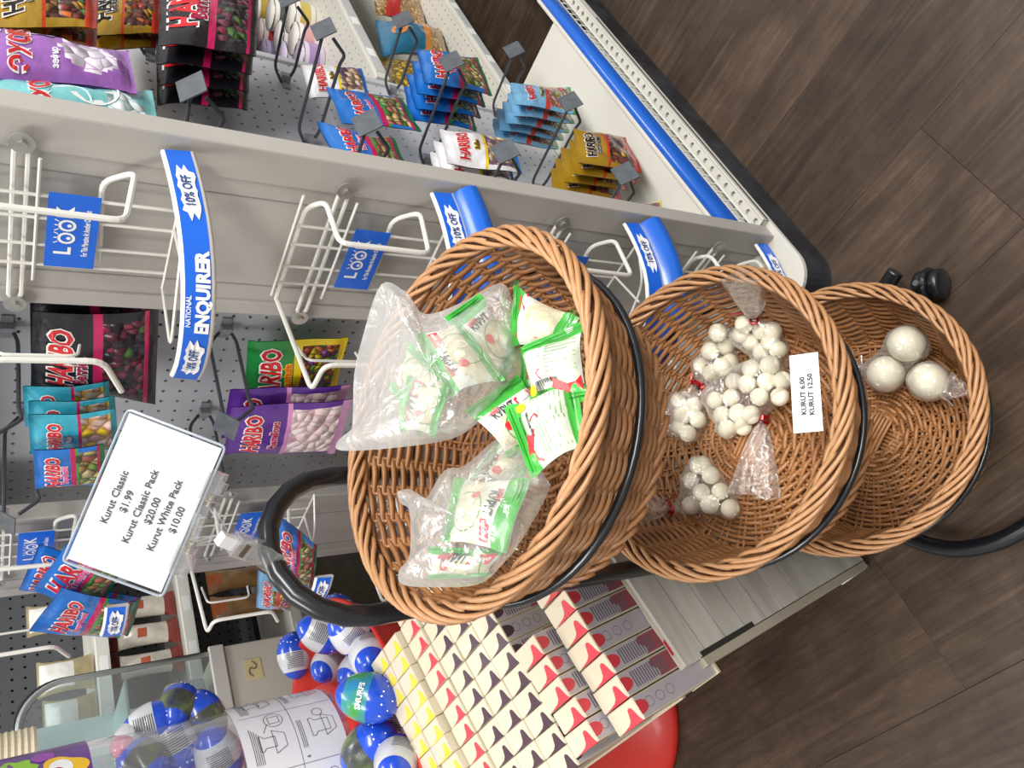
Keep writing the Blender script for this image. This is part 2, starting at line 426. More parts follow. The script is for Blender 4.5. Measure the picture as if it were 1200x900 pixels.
# wire fence and perforated lip below the rail
W_ = []
for k in range(56):
    yy = .80+k*.025
    W_.append(tube([(-.504, yy, .150), (-.500, yy+.002, .106)], .0019, 5))
mk('fence_wires', join(*W_), WIRE, G)
for k in range(2): mk('fence_rail', tube([(-.500+.003*k, .80, .138-.024*k), (-.500+.003*k, 2.2, .138-.024*k)], .002, 6), WIRE, G)
mk('base_lip', holed((-.5055, .80, .1005), X, Y, 1, 55, .0254, .0055, .004), WHITEM, G)
mk('base_lip_edge', bbox((-.4815, .80, .088), (-.478, 2.2, .103), .001), WHITEM, G)
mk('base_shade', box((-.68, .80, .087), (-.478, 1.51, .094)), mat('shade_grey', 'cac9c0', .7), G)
# kick plate with a rounded corner
def tri(P, n):
    from mathutils.geometry import tessellate_polygon
    T = tessellate_polygon([[V((x, y, 0)) for x, y in P]])
    return [tuple(t) for t in T]+[tuple(n+i for i in t) for t in T]
def kick(z0, z1, ins, m_, nm):
    P = []
    x1, y0, r = -.477-ins, .655+ins, .055
    for k in range(9):
        a = -pi/2+pi/2*k/8; P.append((x1-r+r*cos(a), y0+r+r*sin(a)))
    P += [(x1, 2.25), (-.516, 2.25), (-.516, 1.405), (-1.455, 1.405), (-1.455, y0)]
    n = len(P); vs = [V((x, y, z0)) for x, y in P]+[V((x, y, z1)) for x, y in P]
    return mk(nm, (vs, tri(P, n)+[(i, (i+1) % n, n+(i+1) % n, n+i) for i in range(n)]), m_, G)
kick(.001, .078, .006, mat('kick_black', '171a20', .35, noise_s=14, noise_a=.2, col2='30363f'), 'kick_plate')
kick(.078, .086, .002, WHITEM, 'base_tray')

# far bay: shelves behind the pegboard plane
F = thing('snack_shelving', (-.95, 1.9, 0), 'white perforated shelving bay behind the pegboard, holding tins and snack bags', 'display shelf')
mk('back_panel', box((-1.08, 1.43, .02), (-1.07, 3.0, 1.5)), mat('bay_back', '17161a', .8), F)
for z_ in (.575, .225, .93):
    mk('shelf_deck', holed((-1.06, 1.43, z_), X, Y, 14, 60), WHITEM, F)
    mk('shelf_edge', bbox((PBX-.004, 1.42, z_-.026), (PBX+.008, 2.98, z_+.004), .002), WHITEM, F)
    mk('price_channel', box((PBX+.0082, 1.44, z_-.021), (PBX+.0095, 2.95, z_-.001)), mat('channel_clear', 'c6c8c8', .2), F)
    for k in range(6): mk('price_ticket', box((PBX+.0096, 1.50+k*.13, z_-.019), (PBX+.0102, 1.53+k*.13, z_-.004)), WHT, F)

# ------------------------------------------------------------------ peg hooks
def hook(base, d, L, label, plate=True, group=None, mirror=1):
    # base on the board, d pointing out of it
    b = V(base); d = V(d); s = d.cross(Z)*mirror
    t = thing('peg_hook', b, label, 'hook', group)
    mk('hook_base', join(obox(b, d, s, Z, (0, -.021, -.007), (.004, .021, .007)), obox(b, d, s, Z, (.002, -.009, -.009), (.016, .003, .008))), mat('hook_grey', '9b9da1', .4, .2), t)
    mk('lower_wire', tube(fillet([b+d*.01-Z*.006, b+d*.03-Z*.012, b+d*(L-.035)-Z*.010, b+d*(L-.022)-Z*.014, b+d*L+Z*.012], .012), .0027, 7), DARKW, t)
    mk('upper_wire', tube(fillet([b+d*.005+Z*.008+s*.010, b+d*.03+Z*.026+s*.008, b+d*(L+.008)+Z*.030+s*.003], .012), .0026, 7), DARKW, t)
    if plate:
        c = b+d*(L+.010)+Z*.030
        dn = (d*.75+Z*.66).normalized(); dz_ = (Z*.75-d*.66).normalized()
        mk('label_plate', obox(c, dn, s, dz_, (-.001, -.022, -.017), (.0008, .020, .017)), mat('plate_metal', '6c7178', .35, .5, noise_s=60, noise_a=.12), t)
    return t
HK = [((PBX, 1.32, 1.01), 'second-highest row far hook by the tins, holding black berry candy bags'),
      ((PBX, .893, 1.005), 'grey metal peg hook with empty wire beside the teal marshmallow bag'),
      ((PBX, 1.325, .785), 'grey peg hook between the tins and the white candy bag'),
      ((PBX, 1.136, .785), 'grey peg hook holding two loose blue tropical candy bags'),
      ((PBX, .893, .785), 'grey peg hook beside the lower blue tropical bag, near the panel edge'),
      ((PBX, 1.372, .56), 'grey peg hook behind the stack of four blue candy bags'),
      ((PBX, 1.143, .563), 'grey peg hook to the left of the white and yellow candy bags'),
      ((PBX, .893, .565), 'grey peg hook in front of the white and yellow candy bags'),
      ((PBX, 1.383, .305), 'grey peg hook over the pastel blue candy bags'),
      ((PBX, 1.110, .329), 'grey peg hook over the gold candy bags'),
      ((PBX, .900, .322), 'grey peg hook at the lower end of the pegboard, nearest the floor')]
for b, lb in HK: hook(b, X, .188 if b[1] < 1.3 else .14, lb)
HK2 = [((-.905, .89, 1.207), 'grey peg hook at the photo edge above the black berry bag'),
       ((-.89, .89, .923), 'grey peg hook beside the green candy bag'),
       ((-1.093, .89, .919), 'grey peg hook over the purple marshmallow bag, next to the price card'),
       ((-1.089, .89, 1.180), 'grey peg hook holding the teal bear marshmallow bags')]
for b, lb in HK2: hook(b, -Y, .186, lb)

# ------------------------------------------------------------------ magazine racks
def rack(dx, zb, label, title='', off=True, card=True, sign=True, sag=0, lo=0, up=0):
    R = thing('magazine_rack', (-.62+dx, WY, zb), label, 'rack', 'magazine racks on the end panels')
    A = lambda x, y, z: V((x+dx, y, zb+z))
    Hv = .0032; Tn = .0019
    mk('front_loop', (
        tube(fillet([A(-.700, .756, .042), A(-.550, .756, .042), A(-.528, .742, .028), A(-.528, .668, .030), A(-.528, .666, -.083), A(-.530, .750, -.100), A(-.552, .757, -.072), A(-.660, .757, -.078)], .012), Hv, 8)), WIRE, R)
    mk('front_loop', (
        tube(fillet([A(-.700, .756, .042), A(-.704, .600, .030), A(-.655, .598, .028), A(-.655, .598, -.070), A(-.704, .600, -.092)], .014), Hv, 8)), WIRE, R)
    B_ = []
    for x in (-.575, -.604, -.640, -.668): B_.append(tube([A(x, .752, .052), A(x, .752, -.150)], Tn, 6))
    for z in (.052, -.015, -.148): B_.append(tube([A(-.690, .7505, z), A(-.530, .7505, z)], Tn, 6))
    mk('back_grid', join(*B_), WIRE, R)
    # slotted mounting bars with bolts
    mk('mounting_bar', join(tube(fillet([A(-.725, .762, .006), A(-.735, .762, .0), A(-.725, .762, -.006), A(-.530, .762, -.006), A(-.518, .762, 0), A(-.530, .762, .006), A(-.725, .762, .006)], .006), .0028, 7)), WIRE, R)
    for x in (-.521, -.737):
        mk('bolt', join(lathe([(.0115, 0), (.0115, .002)], 18, -Y, A(x, .760, 0)), lathe([(.0048, .002), (.0048, .006)], 6, -Y, A(x, .760, 0))), mat('bolt_steel', 'b8b7b2', .3, .7), R)
    mk('bottom_tray', tube(fillet([A(-.690, .752, -.148), A(-.690, .650, -.145), A(-.560, .690, -.143), A(-.530, .752, -.148)], .02), Tn, 6), WIRE, R)
    mk('tray_wire', tube(fillet([A(-.600, .752, -.148), A(-.585, .675, -.144)], .01), Tn, 6), WIRE, R)
    mk('side_stay', tube(fillet([A(-.730, .70, .020), A(-.715, .66, .018), A(-.715, .66, -.055), A(-.730, .69, -.060)], .01), Tn, 6), WIRE, R)
    if card:
        c = obox(A(-.6155, .7475, -.048), X, Z, -Y, (-.0495, -.024, 0), (.0495, .024, .0008))
        cd = mk('look_card', c, BLUE, R); o = A(-.6155, .7466, -.048)
        f = lambda s, x, z, h, sq=1: link_text(cd, R, s, o+X*x+Z*z, h, sq)
        f('L', -.026, .007, .0155); f('K', .026, .007, .0155)
        for kx in (-.008, .009):
            mk_on('eye_ring', ([o+X*(kx+.0078*cos(a)*q)+Z*(.005+.0085*sin(a)*q)-Y*.0004 for q in (1, .66) for a in [2*pi*i/16 for i in range(16)]],
                [(i, (i+1) % 16, 16+(i+1) % 16, 16+i) for i in range(16)]), WHT, cd)
            mk_on('pupil', ([o+X*(kx+.0022*cos(a))+Z*(.003+.0022*sin(a))-Y*.0004 for a in [2*pi*i/10 for i in range(10)]], [tuple(range(10))]), WHT, cd)
            for q in (-.005, 0, .005):
                p0 = o+X*(kx+q)+Z*.0128-Y*.0004; mk_on('eyelash', ([p0-X*.0007, p0+X*.0007, p0+X*(.0007+q*.45)+Z*.004, p0+X*(-.0007+q*.45)+Z*.004], [(0, 1, 2, 3)]), WHT, cd)
        f('For This Magazine At Another Checkout', 0, -.0135, .0058, .46)
    if sign:   # curved header strip, bowed outwards
        raw = smoothpath([(-.507, .764, 0), (-.512, .720, 0), (-.528, .668, 0), (-.560, .628, 0), (-.610, .606, 0), (-.665, .608, 0), (-.712, .628, 0)], 10)
        L0 = [0]
        for k in range(len(raw)-1): L0.append(L0[-1]+(raw[k+1]-raw[k]).length)
        pth = []
        for k in range(15):
            d_ = L0[-1]*k/14; q = max(i for i in range(len(L0)) if L0[i] <= d_+1e-9); q = min(q, len(raw)-2)
            P = raw[q].lerp(raw[q+1], (d_-L0[q])/(L0[q+1]-L0[q])); pth.append(A(P.x, P.y, -.127-(.012 if title else 0)-(.022 if lo else 0)+up-sag*k/14))
        def strip(prof, nm, m_, lo=0, hi=14, d=0):
            vs = []; fs = []; n = len(prof)
            for k in range(lo, hi+1):
                t = (pth[min(k+1, 14)]-pth[max(k-1, 0)]).normalized(); nr = t.cross(Z); nr = -nr if nr.y > 0 else nr
                for (o_, z_) in prof: vs.append(pth[k]+nr*(o_+d)+Z*z_)
            for k in range(hi-lo):
                for i in range(n-1): fs.append((k*n+i, k*n+i+1, (k+1)*n+i+1, (k+1)*n+i))
            return mk(nm, (vs, fs), m_, R, True)
        hi_ = 12 if lo else 14
        s_ = strip([(-.005, .014), (-.003, .0165), (0, .0155), (.004, -.0145), (.001, -.0175), (-.004, -.015), (-.005, .014)], 'header_frame', mat('sign_rim', 'e4e2dc', .35), lo, hi_)
        lab = strip([(.0010, .0130), (.0038, -.0122)], 'header_sign', BLUE, lo, hi_)
        if not title and not lo and not up: strip([(.004, -.015), (.013, -.021), (.020, -.030), (.022, -.040), (.012, -.052)], 'header_apron', BLUE2)
        def on(xx, zz, e):   # xx metres along, zz up
            L_ = [0]
            for k in range(14): L_.append(L_[-1]+(pth[k+1]-pth[k]).length)
            s1 = L_[-1]/2-xx; k = 0
            while k < 13 and L_[k+1] < s1: k += 1
            t = (s1-L_[k])/(L_[k+1]-L_[k]); P = pth[k].lerp(pth[k+1], t); tt = (pth[k+1]-pth[k]).normalized(); nr = tt.cross(Z); nr = -nr if nr.y > 0 else nr
            return P+nr*(.0028-zz*.1+e)+Z*zz
        def put(s, x0, z0, h, m_, e, off_=.02, sq=1, nm='lettering'):
            vs, fs = textmesh(s, off_); mk_on(nm, ([on(x0+x*h*sq, z0+y*h, e) for x, y in vs], fs), m_, lab)
        for cx in ((-.098, .098) if not lo else (-.062,)):
            P = []
            rnd = random.Random(int(cx*1000))
            for i in range(9): P.append((-.024+.048*i/8+rnd.uniform(-.001, .001), .0085+rnd.uniform(-.0015, .0015)))
            P.append((.034, .006)); P.append((.027, .002)); P.append((.035, -.001)); P.append((.026, -.004))
            for i in range(9): P.append((.024-.048*i/8, -.0085+rnd.uniform(-.0015, .0015)))
            P.append((-.034, -.005)); P.append((-.027, -.001)); P.append((-.036, .002)); P.append((-.027, .005))
            n = len(P)
            mk_on('burst', ([on(cx+x, z, .0010) for x, z in P]+[on(cx, 0, .0010)], [(i, (i+1) % n, n) for i in range(n)]), WHT, lab)
            put('10% OFF', cx, 0, .0095, BLUE if 0 else mat('sign_navy', '173a86', .4), .0016, .02, .78)
        if title:
            put('NATIONAL', -.030, .0095, .0048, WHT, .0012, .02, 1)
            put('ENQUIRER', -.012, -.0045, .0125, WHT, .0012, .05, 1)
    return R
def link_text(cd, R, s, o, h, sq):
    vs, fs = textmesh(s, .03)
    mk_on('lettering', ([o+X*(x*h*sq)+Z*(y*h)-Y*.0004 for x, y in vs], fs), WHT, cd)
rack(0, 1.205, 'topmost white wire magazine rack, above the ENQUIRER header strip', title='E', sag=.022)
rack(0, .874, 'white wire magazine rack with blue LOOK card, just right of the top basket')
rack(0, .544, 'white wire magazine rack right of the black basket hoop, second from the bottom')
rack(0, .212, 'lowest white wire magazine rack, mostly hidden by the middle basket', up=.026)
rack(-.643, 1.212, 'white wire magazine rack with blue candy bags stuffed in, left of the price card', lo=8)
rack(-.643, .882, 'white wire magazine rack seen under the price card clip', lo=8)
rack(-.643, .552, 'white wire magazine rack seen inside the black tube arch, left of the top basket', lo=8)

# ------------------------------------------------------------------ basket stand
ST = thing('basket_stand', (-.719, .397, 0), 'black tubular metal stand carrying the three round wicker baskets', 'stand')
LX = -.7195; YL, YR = .3095, .484; RT = .0112
arch = [(LX, YL, .05), (LX, YL, .90)]+[(LX, (YL+YR)/2-(YR-YL)/2*cos(pi*k/10), .905+.0875*sin(pi*k/10)) for k in range(11)]+[(LX, YR, .90), (LX, YR, .05)]
BK = mat('stand_black', '14171c', .28, coat=.25, spec=.6)
mk('frame_tube', tube(arch, RT, 14), BK, ST, True)
basep = smoothpath([(-.395, .580, .045), (-.45, .568, .045), (-.52, .548, .045), (-.62, .515, .045), (-.695, .465, .045), (-.718, .397, .045), (-.695, .325, .045), (-.655, .257, .045), (-.610, .207, .045), (-.555, .182, .045), (-.50, .175, .045), (-.44, .180, .045)], 8)
mk('base_tube', tube(basep, .0125, 14), BK, ST, True)
def caster(px, py, ang):
    ax_ = V((cos(ang), sin(ang), 0)); fw = V((-sin(ang), cos(ang), 0))
    c = V((px, py, .024))
    def wheel(s):
        return lathe([(.010, -.0085), (.021, -.0085), (.0238, -.006), (.0238, .006), (.021, .0085), (.012, .0095)], 28, ax_, c+ax_*(.0115*s))
    st = mk('caster', join(wheel(1), wheel(-1), obox(c, ax_, fw, Z, (-.004, -.012, -.004), (.004, .018, .018))), mat('caster_black', '121419', .35, spec=.6), ST, True)
    mk_on('caster_hood', tube([c+ax_*-.001+fw*(.022*cos(a))+Z*(.026*sin(a)) for a in [pi*k/10 for k in range(0, 11)]], .006, 8), mat('caster_black', '121419'), st)
    mk_on('caster_pin', lathe([(.0045, .02), (.0045, .045)], 10, Z, c), mat('pin_steel', '8b9094', .3, .8), st)
caster(-.378, .533, RD(-40)); caster(-.425, .165, RD(30)); caster(-.700, .470, RD(10)); caster(-.697, .330, RD(-20))

WK = mat('wicker', 'a87549', .42, coat=.12, noise_s=30, noise_a=.1, col2='8c5f38')
WKR = mat('wicker_rim', 'b98a60', .4, coat=.15, noise_s=30, noise_a=.08, col2='a1734a')
RR, RB, HH, NS = .1855, .145, .130, 32       # rim radius, base radius, height, stakes
def wallr(z): return RB+(RR-RB)*(z/HH)**.85
BM = {}
def basket_meshes():
    L = []
    nr = 22
    for k in range(nr):
        z = .006+k*(.115/(nr-1)); ph = k % 2
        P = []
        for j in range(NS*5):
            a = 2*pi*j/(NS*5); r = wallr(z)+.0031*cos(NS/2*2*pi*j/(NS*5)*1.0+pi*ph)
            P.append((r*cos(a), r*sin(a), z))
        L.append(('weaver', mesh(*tube(P, .0032, 6, True), WK, smooth=True), None))
    rr = .030; k = 0
    while rr < RB-.003:
        n = NS if rr > .07 else NS//2
        P = []
        for j in range(n*5):
            a = 2*pi*j/(n*5)+.03*k; P.append((rr*cos(a), rr*sin(a), .004+.0030*cos(n/2*2*pi*j/(n*5)+pi*(k % 2))))
        L.append(('floor_weaver', mesh(*tube(P, .0028, 6, True), WK, smooth=True), None)); rr += .0063; k += 1
    st = mesh(*join(*[tube([(.03, d_, .004), (RB*.97, d_*1.8, .004), (RB+.001, d_*1.8, .007), (wallr(.06), d_*1.8, .06), (wallr(.122), d_*1.8, .122)], .0022, 5) for d_ in (-.0024, .0024)]), WK, smooth=True)
    for k in range(NS): L.append(('stake', st, 2*pi*(k+.5)/NS))
    cs = mesh(*tube([(-.040, 0, .004), (-.02, 0, .0062), (0, 0, .0075), (.02, 0, .0062), (.040, 0, .004)], .0027, 6), WK, smooth=True)
    for k in range(6): L.append(('centre_cross', cs, ('x', (k-2.5)*.0058)))
    cs2 = mesh(*tube([(0, -.040, .0045), (0, -.021, .0045), (0, -.017, .000), (0, .017, .000), (0, .021, .0045), (0, .040, .0045)], .0027, 6), WK, smooth=True)
    for k in range(6): L.append(('centre_cross', cs2, ('y', (k-2.5)*.0058)))
    # braided rim: long strands run down the outside, shorter ones slant the other way on the inside
    def strand(p0, p1, a1, r_, n_=13):
        P = []
        for j in range(n_):
            t = j/(n_-1); ph = RD(p0+(p1-p0)*t); a = a1*t; q = .0072+.0020*sin(pi*t)
            P.append(((RR+q*cos(ph))*cos(a), (RR+q*cos(ph))*sin(a), HH-.002+(.0072+.0012*sin(pi*t))*sin(ph)))
        return mesh(*tube(P, [r_*.7]+[r_]*(n_-2)+[r_*.7], 7), WKR, smooth=True)
    rs = strand(128, -62, .52, .0027); ri = strand(238, 72, .34, .0026)
    NR = 46
    for k in range(NR): L.append(('rim_strand', rs, 2*pi*k/NR)); L.append(('rim_strand', ri, 2*pi*(k+.45)/NR))
    L.append(('rim_core', mesh(*tube([((RR-.001)*cos(2*pi*j/72), (RR-.001)*sin(2*pi*j/72), HH-.003) for j in range(72)], .0054, 8, True), mat('wicker_dark', '5d3a20', .7), smooth=True), None))
    P = []
    for j in range(9):
        t = j/8; ph = RD(200)-RD(220)*t; a = .45*t; P.append(((RB+.004+.006*cos(ph))*cos(a), (RB+.004+.006*cos(ph))*sin(a), .001+.006*sin(ph)))
    fs_ = mesh(*tube(P, .003, 6), WK, smooth=True)
    for k in range(44): L.append(('foot_strand', fs_, 2*pi*k/44))
    return L
BL_ = basket_meshes()
yaw, tilt = RD(69.2), RD(15.0)
Fh = cw(sin(yaw), -cos(yaw), 0); Sh = cw(cos(yaw), sin(yaw), 0)
BAX = Z*cos(tilt)+Fh*sin(tilt); BFR = Fh*cos(tilt)-Z*sin(tilt)
BROT = Matrix((BFR, Sh, BAX)).transposed() if BFR.cross(Sh).dot(BAX) > 0 else Matrix((BFR, -Sh, BAX)).transposed()
RIMC = [V((-.5215, .4125, .8522)), V((-.5287, .4055, .5129)), V((-.5233, .3980, .2428))]
BN = ['highest round wicker basket, holding packs of kurut in clear plastic bags', 'middle round wicker basket with small ribboned bags and a price label', 'lowest round wicker basket, nearly empty, with two large kurut balls']
BSK = []
for i, c in enumerate(RIMC):
    B = thing('wicker_basket', c-BAX*HH, BN[i], 'basket', 'wicker baskets on the stand', BROT); BSK.append(B)
    spin = i*.7
    for nm, me, a in BL_:
        if isinstance(a, tuple): o = link(nm, me, B, (0, a[1], 0) if a[0] == 'x' else (a[1], 0, 0))
        else: link(nm, me, B, None, (random.uniform(-.006, .006) if nm == 'rim_strand' else 0, 0, (a or 0)+spin+(random.uniform(-.02, .02) if nm == 'rim_strand' else 0)))
    # hoop of the stand around this basket, with its two stubs
    hc = c-BAX*.068
    r_ = wallr(HH-.068)+.0085; fr = BROT
    mk('hoop', tube([hc+fr @ V((r_*cos(2*pi*j/64), r_*sin(2*pi*j/64), 0)) for j in range(64)], .0042, 9, True), BK, ST, True)
    for yy in (YL, YR):
        p = V((LX+.006, yy, hc.z+.01)); d_ = (p-hc); d_ -= BAX*d_.dot(BAX); q = hc+d_.normalized()*r_
        mk('hoop_bracket', tube([p, q], .004, 8), BK, ST)
BX0 = [c-BAX*HH for c in RIMC]
def restD(i, px, py, off=0):
    # distance along the sight line to basket i's floor or wall, pulled back by off metres
    r = ray(px, py); n = BAX; D = ((BX0[i]+n*(.009)-CO).dot(n))/r.dot(n); P = CO+r*D
    v = P-BX0[i]; rho = (v-n*v.dot(n)).length
    if rho > RB-.01:
        lo, hi = 0, D
        D0 = ((RIMC[i]-CO).dot(n))/r.dot(n); lo = D0
        for _ in range(30):
            m_ = (lo+hi)/2; v = CO+r*m_-BX0[i]; h = v.dot(n); rho = (v-n*h).length
            if rho < wallr(max(0, min(HH, h)))-.008: lo = m_
            else: hi = m_
        D = lo
    return D-off

# ------------------------------------------------------------------ price card and its clip
PC = [atD(73, 658, .735), atD(150, 479, .742), atD(269, 526, .752), atD(186, 697, .745)]   # TL TR BR BL of the reading card
c0 = sum(PC, V())/4; ux = (PC[1]-PC[0]).normalized(); uy = (PC[0]-PC[3]); uy = (uy-ux*uy.dot(ux)).normalized(); un = ux.cross(uy)
w_, h_ = ((PC[1]-PC[0]).length+(PC[2]-PC[3]).length)/2, ((PC[0]-PC[3]).length+(PC[1]-PC[2]).length)/2
T = thing('price_card', c0-uy*h_/2, 'white printed kurut price card in a clear rigid sleeve, clipped above the top basket', 'price sign')
mk('paper', obox(c0, ux, uy, un, (-w_/2+.004, -h_/2+.003, -.0004), (w_/2-.003, h_/2-.003, .0004)), mat('paper', 'f3f4f6', .6), T)
CLR = clear('clear_plastic', 'fafcfd', .03, .0, .05, 0)
mk('clear_sleeve', obox(c0, ux, uy, un, (-w_/2, -h_/2, -.0016), (w_/2, h_/2, .0016)), CLR, T)
EDG = mat('acrylic_edge', 'aab2bd', .15, coat=.5)
cor = [c0-ux*w_/2-uy*h_/2, c0+ux*w_/2-uy*h_/2, c0+ux*w_/2+uy*h_/2, c0-ux*w_/2+uy*h_/2]
mk('sleeve_edge', tube(fillet([cor[0]+ux*.02]+[cor[1], cor[2], cor[3], cor[0]]+[cor[0]+ux*.02], .005), .0013, 6), EDG, T)
TK = mat('ink', '3c3c42', .6)
for s_, dx, dy, hh in (('Kurut Classic', .002, .0235, .0068), ('$1.99', .002, .0115, .0068), ('Kurut Classic Pack', .002, -.0015, .0068), ('$20.00', .002, -.0135, .0068), ('Kurut White Pack', .002, -.0255, .0068), ('$10.00', .002, -.0375, .0068)):
    flattext('lettering', s_, c0+ux*(dx-.006)+uy*(dy+.004), ux, uy, hh*1.02, TK, T, .026, .98, .0019)
# clip: gripper bar on the lower edge, ball joint, jaw round the arch
K = thing('sign_clip', atD(305, 632, .76), 'transparent plastic swivel clip holding the price card to the black arch', 'clip')
be = c0-uy*h_/2
CP = clear('clip_plastic', 'ffffff', .07, .02, .08, 0)
for a_, b_ in ((-.045, .000), (.008, .052)):
    pass
mk('gripper_bar', join(obox(be, ux, uy, un, (-.050, -.008, -.004), (.050, .010, -.0022)), obox(be, ux, uy, un, (-.050, -.008, .0022), (.050, .010, .004)), obox(be, ux, uy, un, (-.052, -.0095, -.004), (.052, -.0075, .004))), CP, K)
for a_ in (-.038, .038): mk('gripper_end', join(obox(be, ux, uy, un, (a_-.014, -.012, -.0065), (a_+.014, .004, .0065)), obox(be, ux, uy, un, (a_-.006, -.016, -.004), (a_+.006, -.010, .004))), CP, K)
for a_ in (-.024, .024): mk('hinge_spring', join(*[tube([be+ux*(a_+q*.0016)+uy*(-.006+.0035*cos(t))+un*(.004*sin(t)) for t in [2*pi*k/10 for k in range(10)]], .0005, 5, True) for q in range(-3, 4)]), mat('spring_steel', '9a8f7c', .3, .8), K)
bj = atD(263, 633, .752); aw = V((LX, (YL+YR)/2-.0875*cos(RD(86)), .905+.0875*sin(RD(86))))
mk('swivel_arm', join(tube([be-uy*.010+ux*.018, be-uy*.030+ux*.002], .0026, 8), tube([be-uy*.010-ux*.018, be-uy*.030-ux*.002], .0026, 8), tube([be-uy*.028, bj], .0032, 8)), CP, K)
jd = (aw-bj).normalized(); js = jd.cross(un).normalized(); jn = js.cross(jd)
mk('ball_joint', join(obox(bj, jd, js, jn, (-.006, -.006, -.005), (.012, .006, .005))), mat('joint_white', 'f4f4f4', .3), K)
tt_ = V((0, sin(RD(86)), cos(RD(86)))) # along the tube there
jaw = []
for sgn in (1, -1):
    P = [bj+jd*.010+jn*(.006*sgn)]+[aw+(-jd*cos(a)+jn*(sgn*sin(a)))*.0142 for a in [RD(q) for q in (25, 60, 95, 130, 150)]]
    vs = []; n = len(P)
    for p_ in P:
        for (o_, w2) in ((0, -.011), (0, .011), (.0018, .011), (.0018, -.011)):
            rad = (p_-aw).normalized(); vs.append(p_+js*w2+rad*o_)
    fs = [(4*i+k, 4*i+(k+1) % 4, 4*i+4+(k+1) % 4, 4*i+4+k) for i in range(n-1) for k in range(4)]
    jaw.append((vs, fs))
mk('clip_jaw', join(*jaw), CP, K)
mk('clip_block', obox(bj, jd, js, jn, (.012, -.010, -.008), (.030, .010, .008)), CP, K)
mk('clip_spring', obox(bj, jd, js, jn, (.018, -.007, .0082), (.024, .007, .0095)), mat('spring_steel', '9a8f7c'), K)

# ------------------------------------------------------------------ kurut packs
PW_ = mat('pack_white', 'dcdfd8', .35, coat=.5, bump=.5, bump_s=50)
PG = mat('pack_green', '3fae3c', .35, coat=.5, bump=.5, bump_s=50)
PCR = mat('pack_window', 'dad4b9', .35, coat=.6, noise_s=45, noise_a=.07, col2='c2bc9c', bump=.8, bump_s=70)
PR = mat('pack_red', 'd42a30', .35, coat=.3); PRD = mat('pack_logo_red', 'cf3040', .35, coat=.3)
PB_ = mat('pack_backprint', 'd6dfcd', .35, coat=.4, bump=.4, bump_s=50)
BLC = mat('window_ball_cream', 'efe8cc', .35, coat=.5); GRD = mat('seal_rib_green', '2f9232', .4); GRL = mat('fine_print_green', '86ad7c', .5); YEL = mat('pack_yellow', 'e8c21c', .4)
def zf(u, v):
    if v > .80 or v < .16: return 1
    return 2 if (v < .60 and (u-.55)**2/.30+(v-.36)**2/.07 < 1) else 0
def zb_(u, v):
    return 1 if (v > .82 or v < .20) else 0
rr2 = [(x, y) for x, y in ((-.9, -.5), (.9, -.5), (.98, -.35), (.98, .42), (.88, .52), (-.88, .45), (-.98, .3), (-.98, -.4))]
